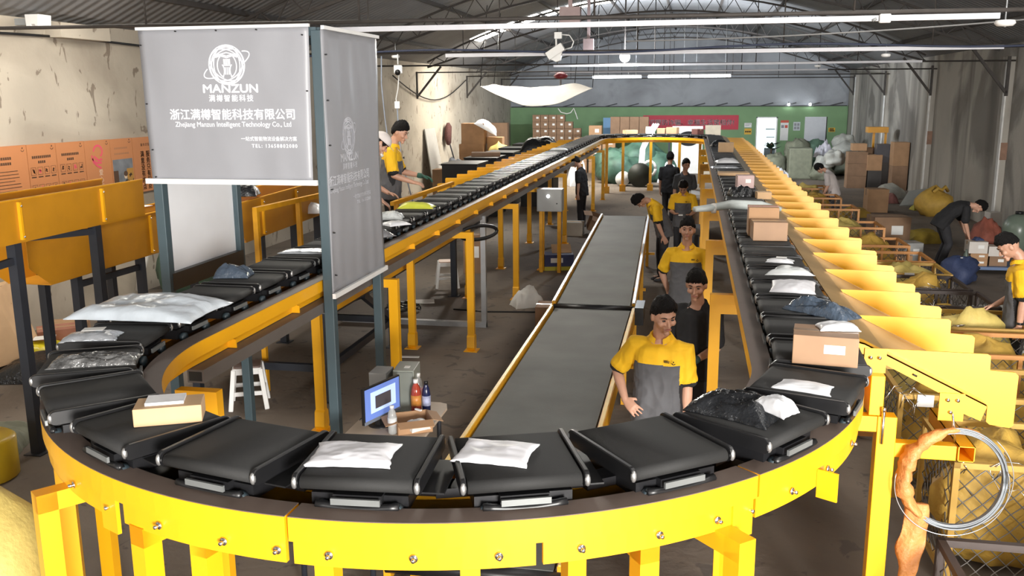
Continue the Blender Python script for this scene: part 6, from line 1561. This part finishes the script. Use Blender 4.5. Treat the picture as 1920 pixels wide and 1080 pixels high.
disc(3.2, 26.2, 4.40, 'white round detector on the third tie rod'); disc(-2.9, 42.0, 4.5, 'white round detector near the far gable')
t = thing('junction_box', 'white square junction box on the first tie rod', 'junction box', (1.9, 10.4, 4.3)); mb = MB(); mb.box((1.9, 10.36, 4.40), (.11, .06, .09)); build('box_body', mb, WHT, t, bevel=.01); mb = MB(); mb.cyl((1.82, 10.36, 4.40), (1.78, 10.36, 4.38), .015, 0, 8); build('cable_gland', mb, GREYP, t)
t = thing('spotlight', 'white boxy spotlight hanging from the second tie rod', 'spotlight', (-2.68, 18.2, 4.2)); mb = MB(); mb.box((-2.62, 18.2, 4.78), (.14, .10, .12)); build('driver_box', mb, WHT, t); mb = MB(); mb.cyl((-2.66, 18.2, 4.74), (-2.66, 18.2, 4.58), .018, 0, 8); build('drop_rod', mb, WHT, t)
mb = MB(); R_ = Matrix.Translation((-2.66, 18.2, 4.48)) @ Matrix.Rotation(radians(-32), 4, 'Y'); mb.bb(-.19, .17, -.10, .10, -.075, .085); mb.xf(R_); build('lamp_head', mb, WHT, t, bevel=.012)
mb = MB(); mb.prism([(-.16, -.075), (.10, -.075), (-.02, -.19), (-.10, -.17)], -.08, .08, 0, 'y'); mb.xf(R_); build('reflector', mb, WHT, t)
mb = MB(); mb.tube([(-2.58, 18.2, 4.80), (-2.40, 18.2, 4.78), (-2.32, 18.2, 4.66), (-2.36, 18.2, 4.55), (-2.48, 18.2, 4.52)], .012, 0, 6); build('cord', mb, WHT, t)
def cctv(name, p, label):
    t = thing(name, label, 'camera', p); x, y, z = p
    mb = MB(); mb.cyl((x, y, z+.10), (x, y, z+.30), .014, 0, 8); build('mount', mb, WHT, t)
    mb = MB(); mb.box((x, y, z), (.17, .26, .17), rz=.3); build('camera_body', mb, WHT, t, bevel=.02); mb = MB(); mb.cyl((x+.03, y-.12, z-.05), (x+.04, y-.16, z-.07), .055, 0, 12); build('lens', mb, BLKP, t); return t
cctv('security_camera', (-5.89, 18.25, 4.18), 'white security camera hanging over the wall-side run')
t = thing('power_lead', 'white power lead with a socket block hanging below the security camera', 'cable', (-5.9, 18.3, 3.4)); mb = MB(); mb.tube([(-5.89, 18.3, 4.1), (-5.92, 18.3, 3.8), (-5.97, 18.3, 3.6), (-5.95, 18.3, 3.45)], .012, 0, 6); build('lead', mb, WHT, t); mb = MB(); mb.box((-5.95, 18.3, 3.48), (.10, .08, .14), rz=.3); build('socket_block', mb, WHT, t); mb = MB(); mb.tube([(-5.95, 18.3, 3.42), (-5.93, 18.3, 2.9), (-5.9, 18.3, 2.4), (-5.6, 18.3, 1.2)], .014, 0, 6); build('lower_lead', mb, M('pale_blue_lead', (.30, .34, .42), .5), t)
mb = MB(); mb.tube([(-6.25, 18.3, 4.45), (-6.27, 18.3, 3.9), (-6.22, 18.3, 3.2), (-6.15, 18.3, 2.6), (-6.0, 18.3, 1.2)], .014, 0, 6); tag(build('hanging_lead', mb, M('pale_blue_lead', (.30, .34, .42), .5)), 'pale blue lead hanging straight down beside the socket lead', 'cable')
t = thing('wall_projector', 'white boxy speaker under the roof edge on the cream wall near the camera', 'speaker', (-9.92, 12.95, 4.70)); mb = MB(); mb.prism([(-.12, .11), (.12, .11), (.10, -.07), (.04, -.07), (.04, -.04), (-.02, -.04), (-.02, -.10), (-.11, -.09)], 12.82, 13.12, 0, 'y'); mb.xf(Matrix.Translation((-9.92, 0, 4.80))); build('speaker_body', mb, WHT, t, bevel=.01); mb = MB(); mb.bb(-10.3, -10.02, 12.92, 13.02, 4.76, 4.86); build('wall_bracket', mb, GREYP, t)
t = thing('red_alarm', 'round dark red bell hanging above the white cloth', 'alarm bell', (-4.8, 34.0, 4.25)); mb = MB(); mb.lathe((-4.8, 34.0, 4.22), [(.06, 0), (.24, .05), (.26, .14), (.12, .24), (.03, .26)], 0, 18); build('bell', mb, M('dark_red', (.22, .02, .03), .4), t)
mb = MB(); mb.cyl((-4.8, 34.0, 4.20), (-4.8, 34.0, 3.95), .04, 0, 8); build('clapper', mb, GREYP, t)
for k, (x, y, z, lb) in enumerate(((-2.4, 18.3, 5.15, 'dusty pink box fixed high above the spotlight'), (-2.9, 26.0, 5.0, 'small pinkish box beside the round lamp'))):
    mb = MB(); mb.bb(x-.2+.06*k, x+.2-.06*k, y-.1, y+.1, z-.16, z+.16); mb.bb(x-.04, x+.04, y-.03, y+.03, z+.16, roofz(x)-.2); tag(build('ceiling_box', mb, M('dusty_pink_box', (.33, .25, .25), .7)), lb, 'box')
# round bright lamp
LAMPM = M('lamp_glow', (.93, .97, 1.0), .4, var=0, emit=30)
t = thing('round_lamp', 'bright round white lamp hanging over the middle of the hall', 'lamp', (-1.9, 26.0, 4.5)); mb = MB(); mb.ball((-1.9, 26.0, 4.66), .14, 0, 10); build('lamp_globe', mb, LAMPM, t); mb = MB(); mb.cyl((-1.9, 26.0, 4.80), (-1.9, 26.0, roofz(-1.9)-.3), .02, 0, 8); build('drop_rod', mb, TRUSSM, t)
pl_ = bpy.data.lights.new('round_lamp_light', 'POINT'); pl_.energy = 300; pl_.color = (.90, .95, 1.0); pl_.shadow_soft_size = .16; po = bpy.data.objects.new('round_lamp_light', pl_); po.location = (-1.9, 25.7, 4.5); COL.objects.link(po); po['kind'] = 'helper'
TUBEM = M('tube_glow', (.90, .96, 1.0), .4, var=0, emit=9)
for k, (x0, x1, lb) in enumerate(((-3.66, -1.90, 'first of the three white tube lamps before the gable, cream wall side'), (-1.66, -.20, 'middle of the three white tube lamps before the gable'), (-.16, 1.25, 'last of the three white tube lamps before the gable, streaked wall side'))):
    t = thing('tube_lamp', lb, 'tube lamp', ((x0+x1)/2, 34.3, 4.28)); mb = MB(); mb.cyl((x0, 34.3, 4.28), (x1, 34.3, 4.28), .045, 0, 10); build('glowing_tube', mb, TUBEM, t)
    mb = MB(); mb.bb(x0, x1, 34.28, 34.34, 4.325, 4.36); build('batten', mb, WHT, t)
    for x in (x0+.2, x1-.2): mb = MB(); mb.cyl((x, 34.31, 4.35), (x, 34.31, roofz(x)-.03), .008, 0, 6); build('hanger_wire', mb, STEEL, t)
    for x in (x0, x1): mb = MB(); mb.cyl((x+(.01 if x == x0 else -.01), 34.3, 4.28), (x+(-.06 if x == x0 else .06)*0+(.03 if x == x0 else -.03), 34.3, 4.28), .06, 0, 10); build('end_cap', mb, GREYP, t)
    area_light('tube_lamp_light', ((x0+x1)/2, 34.45, 4.25), (radians(108), 0, 0), 1.5, .12, 420, (.86, .93, 1.0))
# unseen fill lights added above the near half of the hall
area_light('fill_light_near', (3.0, 3.0, 6.2), (0, 0, 0), 1.0, 8.0, 160, (1.0, .97, .92))
area_light('fill_light_mid', (2.5, 12.5, 6.3), (0, 0, 0), 1.0, 8.0, 120, (1.0, .96, .90))
# sagging white cloth
t = thing('hanging_cloth', 'white cloth sheet sagging from the roof like a hammock', 'cloth', (-4.5, 28, 3.4)); F = []; n1, n2 = 24, 10
def clp(u, v):
    a = Vector((-6.25, 27.2, 3.93)); b = Vector((-2.95, 27.6, 3.86)); c = Vector((-6.35, 29.6, 4.0)); d = Vector((-3.75, 29.8, 4.02))
    p = a.lerp(b, u).lerp(c.lerp(d, u), v); p.z -= (.56*sin(pi*u)**1.05*(1-v)**1.2 + .10*sin(pi*u)*v) + .012*sin(u*20+v*5); return p
vs = [clp(i/n1, j/n2) for i in range(n1+1) for j in range(n2+1)]; n_ = len(vs); fs = []
for i in range(n1):
    for j in range(n2): a = i*(n2+1)+j; fs.append((a, a+n2+1, a+n2+2, a+1)); fs.append((n_+a, n_+a+1, n_+a+n2+2, n_+a+n2+1))
mb = MB(); mb.add(vs+[v-Vector((0,0,.012)) for v in vs], fs, 0, True); build('cloth_sheet', mb, M('white_canvas', (.62, .57, .48), .8, var=.05), t)
for x, y, z in ((-6.25, 27.2, 3.93), (-2.95, 27.6, 3.86), (-3.75, 29.8, 4.02), (-6.35, 29.6, 4.0)):
    mb = MB(); mb.cyl((x, y, z), (x+.2, y+.2, roofz(x)-.2), .012, 0, 5); build('cord', mb, BLKP, t)
# small lamps at the partition top
for k, (x, lb) in enumerate(((5.0, 'small bright bulb above the doorway on the partition'), (6.1, 'small bright bulb above the white door on the partition'))):
    t = thing('bulb', lb, 'bulb', (x, yg-.25, 3.05)); mb = MB(); mb.ball((x, yg-.28, 3.08), .07, 0, 6); build('glass_bulb', mb, LAMPM, t); mb = MB(); mb.cyl((x, yg-.28, 3.14), (x, yg-.15, 3.2), .02, 0, 6); build('holder', mb, BLKP, t)
# ================================================================== what the carriers carry
ZT = ZB+.003
BOXM = M('shiny_brown_card', (.33, .195, .11), .6, var=.10, scale=5)
cA = carton('carton', (.77, 5.24, ZT), (.345, .27, .165), -.13, 'taped brown carton with a dark top at the chute-side corner of the loop', BOXM, tapemat=M('brown_tape_wide', (.26, .16, .09), .25, var=.05), seed=5)
mailer('parcel', (.84, 5.29, ZT+.168), .22, .14, .04, .1, WHTB, 'small clear-white parcel on top of the taped carton', 21, slip=False)
mailer('mailer', (.60, 4.68, ZT), .30, .17, .025, -.35, WHTB, 'flat white mailer with a torn end, near the chute-side corner', 22, slip=False, taper=.15)
mailer('parcel', (.26, 4.27, ZT), .42, .34, .09, -.5, BLKF, 'loose black film parcel on the bend', 23, slip=False, wrinkle=.8)
mailer('parcel', (.42, 4.16, ZT+.05), .22, .13, .07, -.9, WHTB, 'white parcel wrapped into the black film parcel', 24, slip=False, taper=.3)
mailer('mailer', (-1.35, 3.42, ZT), .36, .26, .03, .12, M('white_paper_mailer', (.78, .78, .82), .5, var=.03), 'crumpled white mailer on the front carrier, table side', 25, wrinkle=.6, slip=False)
mailer('mailer', (-.77, 3.55, ZT), .32, .26, .025, -.05, M('white_paper_mailer', (.78, .78, .82), .5, var=.03), 'square white mailer on the front carrier, grey belt side', 26, wrinkle=.5, slip=False)
t = carton('carton', (-2.36, 3.70, ZT), (.30, .17, .085), .42, 'small open tan box with white film inside, on the bend', CARDL, open_top=False, tape=False, lab=False)
mb = MB(); mb.bb(-.10, .07, -.05, .07, .086, .10); build('film_lining', mb, WHTB, t, local=True)
mailer('parcel', (-3.30, 4.48, ZT), .48, .22, .05, .38, M('clear_wrinkled_film', (.16, .16, .16), .12, metal=.3, var=.6, scale=18, bump=.9, bscale=26), 'clear wrinkled film pack on a carrier at the wall side of the bend', 27, slip=False, wrinkle=.9)
mailer('mailer', (-3.66, 4.96, ZT), .34, .20, .045, .35, SILV, 'silver white courier pack at the wall side of the bend', 28)
mailer('poly_bag', (-3.66, 5.62, ZT+.02), .92, .62, .11, .04, M('pale_blue_poly', (.58, .64, .70), .22, var=.08, scale=5, bump=.3, bscale=14), 'big pale blue poly bag lying across two carriers', 29, slip=False, wrinkle=.5)
mailer('parcel', (-3.75, 6.98, ZT), .30, .20, .10, .2, NAVF, 'small navy film parcel on the left run under the gantry', 30, slip=False, wrinkle=.7)
mailer('mailer', (-3.64, 8.22, ZT), .50, .22, .035, .05, SILV, 'flat silver sleeve on the left run beyond the gantry front', 31, slip=False)
mailer('mailer', (-3.40, 9.36, ZT), .52, .34, .10, -.6, M('dark_grey_film', (.16, .16, .17), .3, var=.2, bump=.4), 'dark grey mailer behind the side banner edge', 32, slip=False, wrinkle=.6)
mailer('parcel', (-3.62, 10.70, ZT), .34, .26, .10, .2, M('white_grey_film', (.5, .52, .52), .3, var=.3, bump=.5), 'white and grey film pack near the induction workers', 33, slip=False, wrinkle=.7)
mailer('parcel', (-3.38, 10.2, ZT), .30, .22, .05, .9, WHTB, 'small white pack in front of the white and grey pack', 34, slip=False)
mailer('parcel', (-3.62, 11.85, ZT), .48, .28, .08, .1, M('lime_yellow_film', (.55, .58, .06), .35, var=.1), 'yellow-green bag on the left run by the induction workers', 35, slip=False)
mailer('poly_bag', (.90, 6.38, ZT), .50, .20, .09, -.78, NAVF, 'crumpled slate blue bag hanging over the chute edge', 36, slip=False, wrinkle=.9)
mailer('mailer', (.80, 7.24, ZT), .34, .46, .045, -.12, M('white_paper_mailer', (.78, .78, .82), .5, var=.03), 'wide white paper parcel on the chute run', 37, slip=False, wrinkle=.4)
mailer('parcel', (.82, 7.82, ZT), .40, .18, .07, .06, M('pointed_grey_film', (.46, .48, .48), .3, var=.1), 'pointed grey parcel behind the wide white parcel', 38, slip=False, taper=.5)
mailer('mailer', (.80, 8.38, ZT), .24, .14, .03, -.15, WHTB, 'small silver-white pack on the chute run', 39)
carton('carton', (.80, 9.75, ZT), (.34, .30, .19), .05, 'dented lower brown carton on the chute run', BOXM, lab=False, seed=2)
carton('carton', (.76, 10.07, ZT), (.31, .28, .30), .0, 'upper carton with pink and white tape behind the dented carton', CARD, lab=False, tapemat=M('pink_white_tape', (.66, .36, .36), .5, var=.3, scale=40))
mb = MB(); mb.tube([(.05, 11.35, ZT+.10), (.22, 11.45, ZT+.10), (.5, 11.6, ZT+.13), (.85, 11.72, ZT+.12), (1.1, 11.75, ZT+.07)], [.055, .06, .075, .075, .04], 0, 12, flat=.75); mb.v = [tuple(Vector(p)+Vector((0, 0, nz(p, 8, 3)*.02))) for p in mb.v]; t = tag(build('tube_bag', mb, M('grey_white_tube_bag', (.46, .50, .49), .4, var=.1)), 'long grey-white tube bag sticking out across the chute run', 'parcel')
mb = MB(); mb.lathe((0, 0, 0), [(.058, 0), (.064, .03), (.058, .06)], 0, 12); mb.xf(Matrix.Translation((.28, 11.48, ZT+.10)) @ Matrix.Rotation(radians(90), 4, 'Y') @ Matrix.Translation((0,0,-.03))); build('tie_band', mb, PAPER, t)
mailer('parcel', (.72, 13.9, ZT), .36, .30, .14, .3, BLKF, 'black crumpled parcel further along the chute run', 41, slip=False, wrinkle=.8)
carton('carton', (.84, 15.2, ZT), (.26, .24, .20), .1, 'pinkish wrapped box on the chute run', M('pink_wrap', (.50, .34, .32), .5, var=.1), lab=True)
carton('carton', (1.02, 13.6, ZT), (.2, .2, .10), .1, 'small tan box at the chute edge of the far run', CARDL, lab=False)
carton('carton', (.76, 17.6, ZT), (.56, .4, .05), .02, 'flat brown board parcel across the far chute run', CARDL, lab=False, tape=False)
mailer('mailer', (.75, 20.8, ZT), .5, .42, .10, .1, WHTB, 'white pillow parcel on the far chute run', 42, slip=False)
mailer('mailer', (.65, 19.3, ZT), .55, .3, .05, .15, SILV, 'silver sleeve parcel on the far chute run', 43, slip=False)
carton('carton', (.85, 24.7, ZT), (.38, .36, .24), .0, 'tan box on the far chute run near the bend', CARDL, lab=False)
mailer('parcel', (.75, 27.4, ZT), .5, .3, .2, .2, BLKF, 'black bag on the chute run close to the far bend', 44, slip=False)
mailer('mailer', (-3.6, 25.2, ZT), .5, .4, .06, .1, PAPER, 'pale pack on the far wall-side run', 45, slip=False)
for k, (a, d, m_, lb) in enumerate(((118, (.5, .3, .14), CARDL, 'flat pale carton on the far bend in front of the tall cartons'), (96, (.34, .3, .26), WB, 'white dark-topped box on the far bend below the banner'), (84, (.30, .3, .20), CARD, 'small tan box on the far bend below the banner'), (72, (.42, .3, .24), CARD, 'brown carton on the far bend below the banner middle'), (40, (.34, .3, .2), M('maroon_box', (.16, .06, .05), .6), 'small maroon box on the far bend near the chute run'))):
    a = radians(a); carton('carton', (SX+SR*cos(a), SY2+SR*sin(a), ZT), d, a-pi/2, lb, m_, lab=False)
# ================================================================== the layout above is in units of 0.86 m: bring the whole hall to metres
K = .86
bpy.context.view_layer.update()
for o in list(SC.objects):
    if o.parent is None:
        o.location = o.location*K
        if o.type != 'CAMERA': o.scale = o.scale*K
        if o.type == 'LIGHT': o.data.energy *= K*K
        if o.type == 'LIGHT' and o.data.type == 'POINT': o.data.shadow_soft_size *= K
